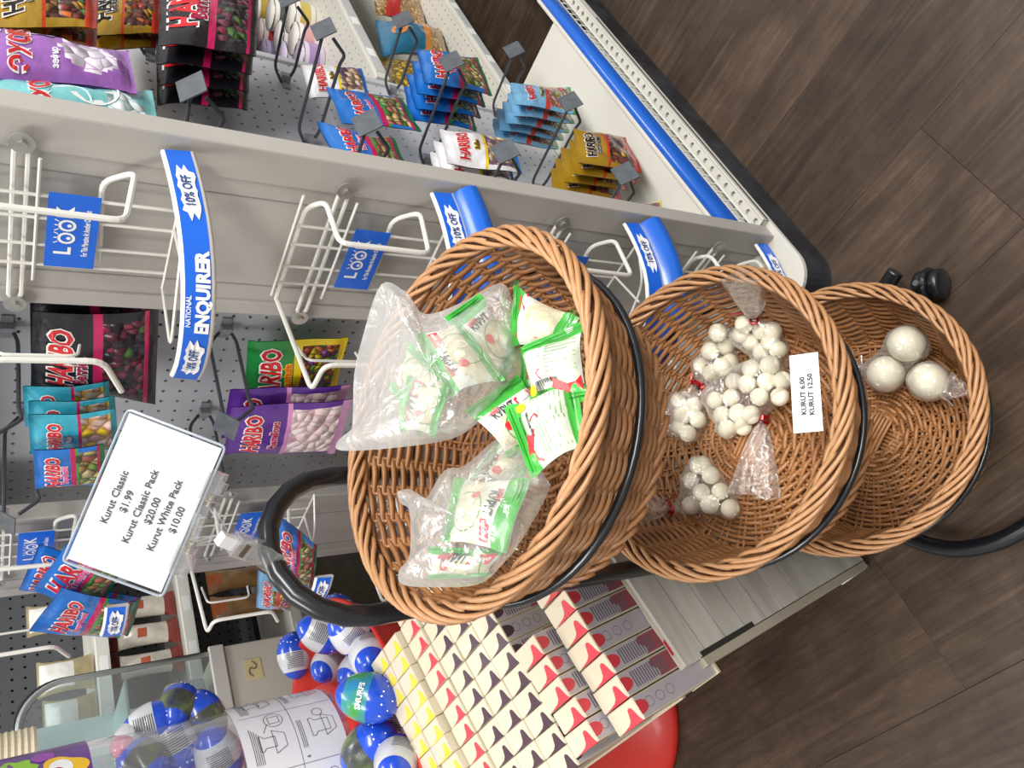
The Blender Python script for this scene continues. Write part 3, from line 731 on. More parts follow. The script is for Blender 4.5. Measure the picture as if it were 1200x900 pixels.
def kurut_pack(name, label, corners, front=True, parent=None, corner=False, **k):
    c = dict(th=.030, crimp=.14, nu=16, nv=18); c.update(k)
    if corner: sh = []; tx = []
    elif front:
        sh = [('brand_badge', (rr2, [tuple(range(8))]), .82, .68, .0095, PRD, 0, 1, .0009), ('seal_dot', blob2('disc'), .30, .45, .009, PR, 0, 1, .001)]
        arc = [(cos(a_)*w_, sin(a_)*w_*.8) for w_ in (1, .96) for a_ in [2*pi*i/28 for i in range(28)]]
        sh += [('window_outline', (arc, [(i, (i+1) % 28, 28+(i+1) % 28, 28+i) for i in range(28)]), .56, .36, .021, GRD, 0, 1, .0009), ('window_ball', blob2('disc'), .62, .30, .012, BLC, 0, 1, .0008), ('window_ball', blob2('disc'), .45, .42, .009, BLC, 0, 1, .0008)]
        tx = [('КУРУТ', .42, .68, .0072, BLK, None, 0, .80), ('найт', .28, .745, .0048, PR, None, 0, .9), ('Нежно', .82, .68, .0036, WHT, None, .1, .9)]
    else:
        bars = ([], [])
        rnd = random.Random(3); x = -1
        while x < 1:
            wv = rnd.choice((.03, .05, .08)); n0 = len(bars[0]); bars[0].extend([(x, -.45), (x+wv, -.45), (x+wv, .45), (x, .45)]); bars[1].append((n0, n0+1, n0+2, n0+3)); x += wv+rnd.choice((.04, .06))
        lines = ([], [])
        for q in range(9):
            n0 = len(lines[0]); ww = .9 if q % 3 else .7; yy = .9-q*.22; lines[0].extend([(-1, yy), (-1+2*ww, yy), (-1+2*ww, yy+.05), (-1, yy+.05)]); lines[1].append((n0, n0+1, n0+2, n0+3))
        swoosh = ([(-1.2, .5), (-.9, .7), (-.2, .1), (.5, -.25), (1.0, -.2), (1.3, .1), (1.25, -.6), (.5, -.8), (-.3, -.4), (-1.0, .2)], [(0, 1, 2, 9), (2, 3, 8, 9), (3, 4, 7, 8), (4, 5, 6, 7)])
        sh = [('barcode', bars, .42, .245, .0125, BLK, 0, 1, .001), ('red_swoosh', swoosh, .62, .30, .017, PR, 0, 1, .0007),
              ('fine_print', lines, .30, .60, .016, GRL, 0, 1, .0009), ('fine_print', lines, .74, .62, .016, GRL, 0, 1, .0009), ('warning_mark', blob2('disc'), .12, .24, .010, YEL, 0, 1, .001)]
        tx = []
    ribs = ([], [])
    for q in range(5):
        n0 = len(ribs[0]); y_ = (q-2)*.32; ribs[0].extend([(-5.2, y_), (5.2, y_), (5.2, y_+.13), (-5.2, y_+.13)]); ribs[1].append((n0, n0+1, n0+2, n0+3))
    hh_ = (V(corners[0])-V(corners[3])).length; ww_ = (V(corners[1])-V(corners[0])).length*.093
    vv_ = [(x*ww_/.01, y*hh_*.06/.01) for x, y in ribs[0]]
    sh = sh+[('seal_ribs', (vv_, ribs[1]), .5, .925, .01, GRD, 0, 1, .0006), ('seal_ribs', (vv_, ribs[1]), .5, .07, .01, GRD, 0, 1, .0006)]
    if corner: sh.append(('red_corner', ([(-.016, .010), (.010, .012), (.016, .004), (.002, .002), (-.008, -.008), (-.014, -.012)], [(0, 1, 2, 3, 4, 5)]), .58, .62, 1.5, PR, 0, 1, .0009))
    return pouch(name, label, 'food pack', corners, zf if front else zb_, [PW_ if front else PB_, PG, PCR], tx, sh, None, parent, **c)
def Q(*L): return [atD(*q) for q in L]
# loose packs (TL TR BR BL seen as the pack reads)
kurut_pack('kurut_pack', 'white kurut pack with green seals and red corner, topmost against the right basket wall', Q((598, 405, .735), (601, 333, .755), (678, 372, .70), (655, 418, .70)), True, corner=True, seed=3, th=.025)
kurut_pack('kurut_pack', 'kurut pack lying back side up, barcode by its green end, against the basket front', Q((612, 408, .705), (682, 375, .672), (690, 470, .655), (620, 480, .68)), False, seed=5)
kurut_pack('kurut_pack', 'kurut pack with a beige window and red dot, wedged in the middle of the pile', Q((610, 455, .735), (612, 400, .745), (665, 405, .72), (668, 465, .71)), True, seed=6)
kurut_pack('kurut_pack', 'kurut pack with a fanned green top seal, between the two large plastic bags', Q((545, 482, .695), (606, 438, .715), (668, 505, .70), (598, 540, .70)), True, seed=8, th=.026)
kurut_pack('kurut_pack', 'lowest loose kurut pack, back side up, its broad green end toward the photo bottom', Q((672, 440, .665), (690, 520, .640), (624, 562, .652), (590, 478, .690)), False, seed=9, th=.028)
MILK = clear('poly_bag', 'f4f6f2', .16, .20, .16, .8, 28)
MILK2 = clear('poly_bag_clear', 'fcfcfb', .07, .22, .24, .8, 26)
MILK3 = clear('poly_bag_thin', 'fcfcfb', .07, .11, .22, .8, 26)
def bag_skin(outline, Dc, bulge, seed, parent, nm, m_, back=.02):
    # a crumpled clear bag: outline in sight-line terms, bulging towards the viewer around its contents
    n = len(outline); cx = sum(p[0] for p in outline)/n; cy = sum(p[1] for p in outline)/n
    O = smoothpath([V((p[0], p[1], p[2] if len(p) > 2 else Dc)) for p in outline], 5, True); N = len(O); R = 12
    vs = []; fs = []
    for side in (1, -1):
        n0 = len(vs)
        for k in range(R+1):
            t = k/R
            for j in range(N):
                x = cx+(O[j].x-cx)*t; y = cy+(O[j].y-cy)*t; D = Dc+(O[j].z-Dc)*t
                b = bulge if side == 1 else -back
                q = V((x*.05, y*.05, seed)); w = noise.noise(q)*.005+noise.noise(q*2.7)*.0035+noise.noise(V((x*.22, y*.03, seed+4)))*.002
                D -= b*max(0, 1-t**2.2)**.6+(w*(1 if side == 1 else .3))*(1 if t < 1 else .4)
                vs.append(atD(x, y, D))
        for k in range(R):
            for j in range(N):
                a = n0+k*N+j; b2 = n0+k*N+(j+1) % N; f = (a, b2, b2+N, a+N); fs.append(f if side == 1 else f[::-1])
    return mk(nm, (vs, fs), m_, parent, True)
B1 = thing('kurut_bag', atD(560, 420, .80), 'large milky plastic bag of kurut packs, its loose mouth hanging over the basket back', 'food bag')
kurut_pack('kurut_pack', None, Q((520, 372, .722), (560, 345, .735), (609, 395, .745), (590, 455, .725)), True, B1, seed=12, th=.032)
kurut_pack('kurut_pack', None, Q((527, 466, .70), (486, 392, .725), (540, 376, .72), (592, 445, .70)), True, B1, seed=13, th=.028)
kurut_pack('kurut_pack', None, Q((495, 510, .715), (455, 455, .735), (480, 400, .74), (545, 455, .71)), True, B1, seed=14, th=.03)
kurut_pack('kurut_pack', None, Q((466, 505, .70), (478, 440, .715), (528, 455, .70), (510, 512, .692)), True, B1, seed=15, th=.02)
bag_skin([(447, 333, .80), (477, 344, .79), (498, 368, .77), (540, 355, .76), (585, 332, .765), (600, 352, .76), (609, 400, .745), (610, 440, .73), (590, 465, .715), (560, 495, .705), (530, 514, .705), (470, 524, .715), (400, 528, .78), (397, 515, .80), (412, 505, .79), (415, 440, .80), (425, 395, .80)], .735, .050, 2.2, B1, 'plastic_bag', MILK2, .015)
B2 = thing('kurut_bag', atD(560, 610, .78), 'smaller knotted plastic bag with a kurut pack showing its front, by the left rim', 'food bag')
kurut_pack('kurut_pack', None, Q((620, 560, .655), (592, 648, .630), (515, 635, .66), (533, 560, .70)), True, B2, seed=22, th=.024)
kurut_pack('kurut_pack', None, Q((548, 560, .715), (585, 515, .72), (622, 540, .70), (605, 575, .695)), True, B2, seed=23, th=.022)
kurut_pack('kurut_pack', None, Q((505, 640, .67), (590, 645, .64), (575, 675, .645), (500, 680, .665)), True, B2, seed=24, th=.02)
bag_skin([(466, 577, .74), (482, 574, .735), (495, 590, .71), (520, 552, .715), (545, 545, .71), (583, 514, .715), (605, 520, .70), (640, 560, .655), (641, 580, .65), (610, 635, .63), (590, 660, .632), (560, 685, .640), (500, 688, .655), (470, 684, .67), (468, 668, .68), (480, 650, .68), (480, 600, .70), (470, 590, .73)], .675, .042, 5.1, B2, 'plastic_bag', MILK3, .015)

# ------------------------------------------------------------------ ribboned bags of small balls, price label
CH = mat('kurut_cheese', 'fffae4', .42, noise_s=60, noise_a=.04, bump=.35, bump_s=120, col2='f8f0d4')
CEL = clear('cellophane', 'ffffff', .08, .05, .13, .9, 55)
RIB = mat('ribbon_red', 'a3101c', .22, .35, .6)
def ball_mesh(seed):
    bm = bmesh.new(); bmesh.ops.create_icosphere(bm, subdivisions=3, radius=1)
    for v in bm.verts: v.co *= 1+.045*noise.noise(v.co*1.3+V((seed, 0, 0)))+.02*noise.noise(v.co*5+V((seed, 3, 0)))
    me = bpy.data.meshes.new('ball'); bm.to_mesh(me); bm.free(); me.materials.append(CH)
    me.polygons.foreach_set('use_smooth', [True]*len(me.polygons)); return me
BALLS = [ball_mesh(s) for s in (1, 4, 9)]
def cello(i, balls, r, neck, tail, label, seed, rib=True, spread=14):
    # balls: pixel centres (+height step), neck: pixel where it is tied, tail: pixel of the fan's end
    C = []
    for b in balls:
        D = restD(i, b[0], b[1], r*1.15+(b[2] if len(b) > 2 else 0)*r*1.5); C.append(atD(b[0], b[1], D))
    base = sum(C, V())/len(C)-Z*r
    t = thing('kurut_ball_bag', base, label, 'food bag')
    for k, c in enumerate(C):
        o = link('cheese_ball', BALLS[k % 3], t, t.matrix_basis.inverted() @ c, (k*1.3, k*.7, k*2.1)); o.scale = (r*random.uniform(.93, 1.05),)*3
    Dn = restD(i, neck[0], neck[1], r*1.2); nk = atD(neck[0], neck[1], Dn); Dt = restD(i, tail[0], tail[1], r*1.3); tl = atD(tail[0], tail[1], Dt)
    cm = sum(C, V())/len(C); ax = (nk-cm).normalized()
    # wrap: rings from far end to neck, each ring hugging the balls
    rings = 12; n = 22; s0 = min((c-cm).dot(ax) for c in C)-r*1.05; s1 = (nk-cm).length
    s_ = ax.cross(BAX).normalized(); u_ = s_.cross(ax)
    vs = []
    for k in range(rings+1):
        q = s0+(s1-s0)*k/rings
        for j in range(n):
            a = 2*pi*j/n; d_ = s_*cos(a)+u_*sin(a); best = .0035
            for c in C:
                v = c-cm; dz = q-v.dot(ax)
                if abs(dz) < r*1.08:
                    best = max(best, (v-ax*v.dot(ax)).dot(d_)+math.sqrt(max(0, (r*1.08)**2-dz*dz)))
            if k == rings: best = .0035
            vs.append([q, d_, best])
    # smooth the radii
    for _ in range(2):
        nb = [x[2] for x in vs]
        for k in range(1, rings):
            for j in range(n):
                nb[k*n+j] = max(vs[k*n+j][2], .5*(vs[(k-1)*n+j][2]+vs[(k+1)*n+j][2])*.98, .5*(vs[k*n+(j+1) % n][2]+vs[k*n+j-1][2])*.97)
        for x, y in zip(vs, nb): x[2] = y
    pts = [cm+ax*q+d_*(b*(1+.06*noise.noise(V((q*90, b*120, seed+i))))) for q, d_, b in vs]
    # fan-shaped tail
    td = (tl-nk); L_ = td.length; td.normalize(); ts = td.cross(nk-CO).normalized(); tu = ts.cross(td)
    for k in range(1, 8):
        f = k/7
        for j in range(n):
            a = 2*pi*j/n; wv = .0035+f**.8*spread*.001*(1+.15*noise.noise(V((j*.9, f*3, seed))))
            pts.append(nk+td*(L_*f*(1+.10*noise.noise(V((j*.7, 0, seed)))))+ts*(wv*cos(a))+tu*((.003+.004*f)*sin(a)+.0035*f*sin(a*5+seed)))
    R_ = rings+8
    fs = [(k*n+j, k*n+(j+1) % n, (k+1)*n+(j+1) % n, (k+1)*n+j) for k in range(R_-1) for j in range(n)]+[tuple(range(n-1, -1, -1))]
    mk('cellophane_wrap', (pts, fs), CEL, t, True)
    if rib:
        L2 = [tube([nk+ts*(.0052*cos(a))+tu*(.0052*sin(a))+td*(q*.002) for a in [2*pi*k/14 for k in range(14)]], .0014, 6, True) for q in (-1, 0, 1)]
        for sg, ln in ((1, .030), (-1, .018), (.5, -.016)):
            e_ = nk+tu*.006; P = smoothpath([e_, e_+ts*(sg*ln*.5)+tu*.006+td*.004, e_+ts*(sg*ln)+td*(.012*sg)+tu*.002], 5)
            vv = []; w2 = .0022
            for p_ in P: vv += [p_-td*w2, p_+td*w2+tu*.001]
            L2.append((vv, [(2*k, 2*k+1, 2*k+3, 2*k+2) for k in range(len(P)-1)]))
        lp = [nk+tu*(.006+.007*sin(a))+ts*(.010*cos(a)*1.0)+td*(.003*sin(2*a)) for a in [2*pi*k/20 for k in range(20)]]
        vv = [];
        for p_ in lp: vv += [p_-td*.0022, p_+td*.0022]
        L2.append((vv, [(2*k, 2*k+1, (2*k+3) % 40, (2*k+2) % 40) for k in range(20)]))
        mk('ribbon', join(*L2), RIB, t)
    else:
        mk('twist_tie', join(tube([nk+ts*(.005*cos(a))+tu*(.005*sin(a)) for a in [2*pi*k/14 for k in range(14)]], .0012, 6, True), tube([nk+tu*.005-ts*.018, nk+tu*.007, nk+tu*.005+ts*.018], .0012, 6)), clear('tie_clear', 'ffffff', .3, .3, .1, 0), t)
    return t
r1 = .0122
cello(1, [(841, 390), (832, 411, .6), (850, 406), (834, 437), (846, 430, .8), (822, 428), (855, 425)], r1, (818, 449), (778, 505), 'small cellophane bag of white kurut balls with red ribbon, leftmost along the far side', 1, spread=22)
cello(1, [(868, 392, .4), (880, 400), (893, 388), (903, 402, .3), (872, 380), (912, 410), (892, 412), (905, 388), (905, 432, .2)], r1, (884, 376), (876, 322), 'ribboned bag of small kurut balls, its fan-shaped cellophane end pointing to the photo top', 2, spread=30)
cello(1, [(838, 469), (857, 466, .2), (846, 486), (865, 484, .3), (852, 503), (871, 500), (880, 486, .6), (890, 465, 1), (876, 450, 1), (898, 447, 1.1), (914, 465, .9), (860, 447), (880, 432, 1.2), (902, 428, 1.3), (917, 446, .6)], r1, (893, 490), (884, 582), 'biggest ribboned heap of kurut balls, in the middle of the second basket', 3, spread=30)
cello(1, [(795, 470), (800, 486, .4), (812, 476), (818, 492), (797, 500), (806, 508, .5)], r1, (826, 455), (838, 450), 'bag of kurut balls lying nearest the top basket', 4, spread=14)
cello(1, [(810, 563), (833, 557, .5), (818, 546, .3), (844, 576), (822, 577, .6), (810, 592), (832, 591, .6), (856, 596), (824, 545)], r1, (786, 597), (748, 592), 'kurut ball bag alone in the lower part of the middle basket, neck pointing left', 5, spread=24)
r3 = .0265
cello(2, [(1062, 403, .35), (1038, 438)], r3, (1008, 430), (984, 430), 'clear bag with two large round kurut balls and a white twist tie', 6, rib=False, spread=20)
cello(2, [(1088, 447)], r3, (1105, 465), (1128, 448), 'single large kurut ball wrapped in clear film', 7, rib=False, spread=16)
# price label lying against the front wall of the middle basket
lc = Q((930, 509, .872), (925, 418, .905), (958, 412, .890), (965, 503, .857))
T = thing('price_label', (lc[2]+lc[3])/2, 'white paper label reading KURUT 6.00 and KURUT 12.50 in the middle basket', 'price label')
lx = (lc[1]-lc[0]).normalized(); ly = lc[0]-lc[3]; ly = (ly-lx*ly.dot(lx)).normalized(); ln = lx.cross(ly); lo = sum(lc, V())/4
lw, lh = (lc[1]-lc[0]).length, ((lc[0]-lc[3]).length+(lc[1]-lc[2]).length)/2
mk('label_paper', obox(lo, lx, ly, ln, (-lw/2, -lh/2, -.0006), (lw/2, lh/2, 0)), mat('paper', 'f3f4f6'), T)
flattext('lettering', 'KURUT 6.00', lo+lx*-.004+ly*.003, lx, ly, .0054, BLK, T, .035, 1.12)
flattext('lettering', 'KURUT 12.50', lo+lx*-.003-ly*.0055, lx, ly, .0054, BLK, T, .035, 1.12)

# ------------------------------------------------------------------ candy bags on the pegs
HR = mat('brand_red', 'd2232b', .35, coat=.3); HWO = mat('brand_outline', 'f6f2ee', .35)
ST_P = film('stripe_pink', 'c2185b'); ST_R = film('stripe_red', 'c63a1c'); ST_Y = film('stripe_yellow', 'f0d020')
KIND = dict(
 berries=dict(top=film('bag_black', '17141c'), stripe=ST_P, win=sweets('sweets_berries', ['15131a', '5c1530', '8a1f3d', '241b22', '7a3550', '3f6a25', '2a2028'], 75, '0d0a0e'), low=film('bag_black', '17141c'),
   t=[('HARIBO', .5, .78, .115, HR, HWO), ('Berries', .40, .635, .085, mat('tx_berry', 'a01848', .4), HWO)], sv=.50),
 tropi=dict(top=film('bag_blue', '1d6fc4'), stripe=ST_P, win=sweets('sweets_tropic', ['c9b26a', '7aa04a', 'b98d5a', '98b070', 'd0c08a', '5c7a3a', 'c26a5a'], 72, '4a4a2c'), low=film('bag_green_dark', '1e6a3a'),
   t=[('HARIBO', .5, .74, .125, HR, HWO), ('Tropifrutti', .45, .585, .072, mat('tx_pink', 'e05a9a', .4), HWO)], sv=.46, leaf=film('bag_leaf', '3a9a3c')),
 teal=dict(top=film('bag_teal', '38a5bd'), stripe=ST_P, win=sweets('sweets_bears', ['f0c8c4', 'e8c81e', 'f2d8d2', 'e6b8b0', 'e8cc30', 'efd6ce'], 60, 'a87830'), low=film('bag_teal2', '2c8c9c'),
   t=[('HARIBO', .5, .72, .125, HR, HWO), ('Plaisir', .5, .57, .06, mat('tx_pale', 'e8d8e8', .4), HR)], sv=.45),
 purple=dict(top=film('bag_purple', '5d2d91'), stripe=film('stripe_rose', 'd88fc4'), win=sweets('sweets_mallow', ['f3e4e2', 'efd9d6', 'f6ecea', 'ead2d4'], 52, 'd9a8bc', .07), low=film('bag_rose', 'd49ac6'),
   t=[('HARIBO', .5, .80, .125, HR, HWO), ('Chamallows', .5, .63, .080, mat('tx_cham', 'c01f5a', .4), HWO)], sv=.52),
 green=dict(top=film('bag_green', '1f8a3c'), stripe=ST_Y, win=sweets('sweets_mix', ['7a3f8a', 'd8c020', 'a8382a', '5a8a30', 'c86a2a', '8a5a3a', '6a2a5a'], 89, '2a1c12'), low=ST_Y,
   t=[('HARIBO', .5, .76, .135, HR, HWO), ('Phantasia', .5, .60, .075, mat('tx_orange', 'e8701c', .4), mat('tx_yel', 'f2dc3c', .4))], sv=.49),
 gold=dict(top=film('bag_gold', 'a5811c'), stripe=ST_R, win=sweets('sweets_gold', ['a83a20', 'c8641c', '7a2a1c', '3f6a2a', 'b07a2a', '5a2418', 'd8a818'], 87, '2c1208'), low=film('bag_red', 'a02a1c'),
   t=[('HARIBO', .5, .78, .115, mat('tx_ink', '1c1410', .4), HWO), ('GOLD ALMIŞ', .5, .65, .062, mat('tx_ink', '1c1410'), HWO)], sv=.52),
 white=dict(top=film('bag_white', 'ecebee'), stripe=ST_Y, win=sweets('sweets_beige', ['c9a98c', 'd8bfa0', '8a6a9a', 'b88f74', 'e0cbb0', '5a3a80'], 69, '6a5040'), low=film('bag_blue', '1d6fc4'),
   t=[('HARIBO', .5, .76, .125, HR, HWO), ('Rulles', .5, .60, .075, mat('tx_brown', '5a3418', .4), mat('tx_yel', 'f2dc3c'))], sv=.48),
 pastel=dict(top=film('bag_sky', '7cb6dc'), stripe=film('stripe_coral', 'd8402c'), win=sweets('sweets_pastel', ['d8b27a', 'e0c84a', 'c86a5a', '9ab05a', 'd89a8a', 'b88a6a', 'e6d8b0'], 89, '7a4a34'), low=film('bag_leaf', '3a9a3c'),
   t=[('HARIBO', .5, .75, .115, HR, HWO), ('Happy Cola', .5, .60, .065, mat('tx_brown', '5a3418'), mat('tx_yel', 'f2dc3c'))], sv=.50))
def candy(kind, label, corners, copies=0, step=V((0, 0, 0)), dirv=X, text=True, group=None, labels=None, th=.022, seed=0, **kw):
    d = KIND[kind]; sv = d['sv']; mats = [d['top'], d['stripe'], d['win'], d['low'], d.get('leaf', d['stripe'])]
    def zone(u, v):
        if v > sv+.03: return 0
        if v > sv-.02: return 1
        if v < .09: return 3
        if v < .12 and kind in ('berries', 'tropi', 'gold'): return 1
        if kind == 'tropi' and v > sv-.09 and noise.noise(V((u*5, v*9, 2))) > -.05: return 4
        if u < .04 or u > .96: return 0 if kind != 'green' else 1
        return 2
    P = Pouch(corners); hh = P.h
    tx = [(s_, u_, v_, h_*P.w*(1.38 if s_ == 'HARIBO' else 1.15), m1, m2, 0, .86) for s_, u_, v_, h_, m1, m2 in d['t']] if text else []
    t, _ = pouch('candy_bag', label, 'candy bag', corners, zone, mats, tx, (), group, None, th=th, crimp=.05, seed=seed or hash(kind) % 17+1, lump=0, nu=14, nv=26, **kw)
    out = [t]
    for k in range(copies):
        r = t.copy(); COL.objects.link(r); r.location = t.location+step*(k+1)+V((0, random.uniform(-.004, .004), random.uniform(-.004, .002)))
        r.rotation_euler = (random.uniform(-.04, .04)*(abs(dirv.x)), random.uniform(-.04, .04)*abs(dirv.y), 0)
        for ch in list(t.children):
            c = ch.copy(); COL.objects.link(c); c.parent = r
        if labels: r['label'] = labels[k]
        out.append(r)
    return out
import zlib
def hash(s): return zlib.crc32(str(s).encode())
def C0(x, *L): return [at(a, b, 0, x) for a, b in L]
def C1(y, *L): return [at(a, b, 1, y) for a, b in L]
# right-hand side of the gondola (corners TL TR BR BL as each bag reads)
candy('gold', 'gold candy bag with red stripe, foremost at the photo\'s top left corner', C0(-.525, (-12, 30), (-18, -32), (113, -36), (113, 34)), 1, V((-.028, 0, 0)), group='gold bags at the top left', labels=['gold candy bag peeking out from behind the foremost gold one, top left'], th=.026)
candy('gold', 'gold candy bag hanging behind the others, between the gold pair and black berries', C0(-.60, (100, 40), (98, -22), (190, -22), (186, 40)), 1, V((-.02, 0, 0)), labels=['gold candy bag at the very back of the top row, beside the tins'], th=.026)
candy('berries', 'foremost black and pink berry candy bag of the top right stack', C0(-.55, (188, 52), (190, -34), (304, -28), (300, 66)), 3, V((-.028, 0, 0)), group='black berry bags on the side pegs', labels=['second black berry candy bag from the front of the stack by the tins', 'third black berry candy bag from the front of the stack by the tins', 'rearmost black berry candy bag of the stack, against the pegboard'], th=.028, seed=3)
candy('white', 'single white and yellow candy bag behind the two hook wires, next to the tins', C0(-.62, (362, 116), (352, 74), (424, 80), (432, 110)), th=.018)
candy('tropi', 'blue tropical candy bag, upper one of the loose pair below the hook plate', C0(-.59, (402, 143), (382, 102), (470, 116), (494, 155)), th=.016, seed=2)
candy('tropi', 'blue tropical candy bag, lower one of the loose pair, partly behind a hook plate', C0(-.585, (392, 190), (371, 142), (462, 163), (482, 200)), th=.016, seed=5)
candy('tropi', 'foremost blue tropical candy bag of the four-bag stack by the shelf', C0(-.545, (497, 98), (487, 58), (560, 67), (577, 112)), 3, V((-.024, 0, 0)), group='blue tropical bags in a stack', labels=['second blue tropical candy bag of the four-bag stack', 'third blue tropical candy bag of the four-bag stack', 'rearmost blue tropical candy bag of the four-bag stack'], th=.022, seed=4)
candy('white', 'foremost white candy bag with yellow stripe, near the panel edge', C0(-.56, (523, 193), (516, 150), (601, 163), (612, 205)), 2, V((-.022, 0, 0)), group='white and yellow bags in a stack', labels=['second white and yellow candy bag of the stack near the panel edge', 'rearmost white and yellow candy bag, its lower edge behind the panel'], th=.02)
candy('pastel', 'foremost pastel blue candy bag of the stack over the beige deck', C0(-.55, (603, 124), (598, 97), (668, 103), (677, 135)), 4, V((-.020, 0, 0)), group='pastel blue bags in a stack', labels=['second pastel blue candy bag from the front', 'third pastel blue candy bag from the front', 'fourth pastel blue candy bag from the front', 'rearmost pastel blue candy bag, against the pegboard'], th=.018)
candy('gold', 'foremost small gold candy bag hanging low over the beige deck', C0(-.535, (676, 192), (672, 152), (733, 161), (752, 203)), 4, V((-.022, .002, 0)), group='small gold bags hanging low', labels=['second small gold candy bag of the low stack', 'third small gold candy bag of the low stack', 'fourth small gold candy bag of the low stack', 'rearmost small gold candy bag of the low stack'], th=.02, seed=6)
candy('green', 'green candy bag of which only an end shows above the blue price rail', C0(-.55, (735, 268), (722, 240), (775, 236), (782, 268)), th=.016)
# two long marshmallow bags
MP = film('mallow_purple', '9a62b4'); MTQ = film('mallow_teal', '7cc4c8'); MW = sweets('mallow_window', ['ece4f0', 'e4dcec', 'f2ecf4'], 52, 'b894c4', .05)
def zm(u, v):
    if .10 < v < .42 and ((v-.26)/.16)**2+((u-.5)/.36)**2 < 1: return 1
    return 0
pouch('marshmallow_bag', 'purple marshmallow bag with an oval window, lying across the pegs at top left', 'candy bag', C0(-.545, (-70, 92), (-70, 30), (150, 60), (161, 110)), zm, [MP, MW], [('ЭХОКО', .50, .62, .019, HR, HWO, 0, .95), ('зефир', .25, .45, .007, WHT, None, 0, 1)], [('pale_heart', blob2('disc'), .75, .84, .05, mat('mallow_pale', 'b9a8dc', .35), 0, 1, .0008), ('pale_heart', blob2('disc'), .82, .52, .035, mat('mallow_pale', 'b9a8dc'), 0, 1, .0008)], th=.045, seed=4, crimp=.04, nu=16, nv=30)
pouch('marshmallow_bag', 'teal marshmallow bag with white pieces, just behind the white panel edge', 'candy bag', C0(-.56, (-66, 128), (-70, 96), (178, 108), (188, 158)), lambda u, v: 1 if ((v-.18)/.10)**2+((u-.4)/.30)**2 < 1 else 0, [MTQ, sweets('mallow_window2', ['e6eeee', 'dde8ea', 'f0f4f4'], 52, '9ccccc', .06)], [('ЭХОКО', .55, .58, .018, HR, HWO, 0, .95)], [('pale_patch', blob2('disc'), .25, .45, .045, mat('mallow_pale2', 'c8e4e6', .35), 0, 1, .0008), ('pale_patch', blob2('disc'), .62, .34, .06, mat('mallow_pale3', 'e8ecea', .35), 0, 1, .0008)], th=.042, seed=9, crimp=.04, nu=16, nv=30)
# pegboard between the end panels
candy('berries', 'black berry candy bag with pink stripe hanging behind the ENQUIRER rack', C1(.80, (36, 452), (38, 366), (186, 362), (182, 474)), 1, V((.0, .028, 0)), dirv=Y, labels=['second black berry bag, directly behind the one at the ENQUIRER rack'], th=.03, seed=3)
candy('teal', 'foremost teal marshmallow bag with yellow bears, right over the blue bag', C1(.735, (36, 532), (33, 486), (136, 480), (139, 528)), 2, V((0, .025, .002)), dirv=Y, group='teal bear bags', labels=['second teal bear marshmallow bag, just behind the foremost', 'rearmost teal bear marshmallow bag, next to the black berry bag'], th=.022)
candy('tropi', 'small blue tropical candy bag in front of the teal bear bags', C1(.705, (41, 571), (39, 526), (122, 520), (125, 568)), dirv=Y, th=.018, seed=6)
candy('green', 'flat green candy bag with yellow stripe hanging under the second header strip', C1(.84, (286, 473), (291, 400), (408, 395), (391, 468)), dirv=Y, th=.020)
candy('purple', 'purple and pink marshmallow bag below the green candy bag', C1(.775, (262, 533), (270, 476), (413, 466), (392, 532)), 1, V((.004, .03, -.002)), dirv=Y, labels=['second bag behind the purple marshmallow bag, only edges showing'], th=.028)
# bags stuffed into the left racks
candy('tropi', 'blue tropical bag standing askew in the left rack by the price card corner', C1(.655, (40, 692), (95, 615), (160, 640), (110, 722)), dirv=Y, th=.018, seed=7)
candy('tropi', 'blue tropical bag tucked behind the LOOK card of the left rack', C1(.70, (22, 690), (46, 640), (110, 652), (95, 706)), dirv=Y, th=.016, seed=8)
candy('tropi', 'blue bag showing its printed back, lowest in the left rack by the small 10% sign', C1(.635, (34, 742), (72, 690), (160, 705), (140, 748)), dirv=Y, th=.016, seed=9, text=True)
candy('tropi', 'blue bag end with a green corner, behind the price card\'s lower edge', C1(.67, (90, 730), (98, 690), (166, 700), (150, 745)), dirv=Y, th=.014, seed=11)
candy('tropi', 'blue candy bag in the rack framed by the black tube arch', C1(.66, (318, 672), (325, 600), (372, 640), (366, 690)), dirv=Y, th=.02, seed=12, text=True)
candy('pastel', 'colourful candy bag in the same rack as the blue one, below the clip', C1(.66, (300, 712), (302, 668), (352, 690), (340, 716)), dirv=Y, th=.018, seed=13)

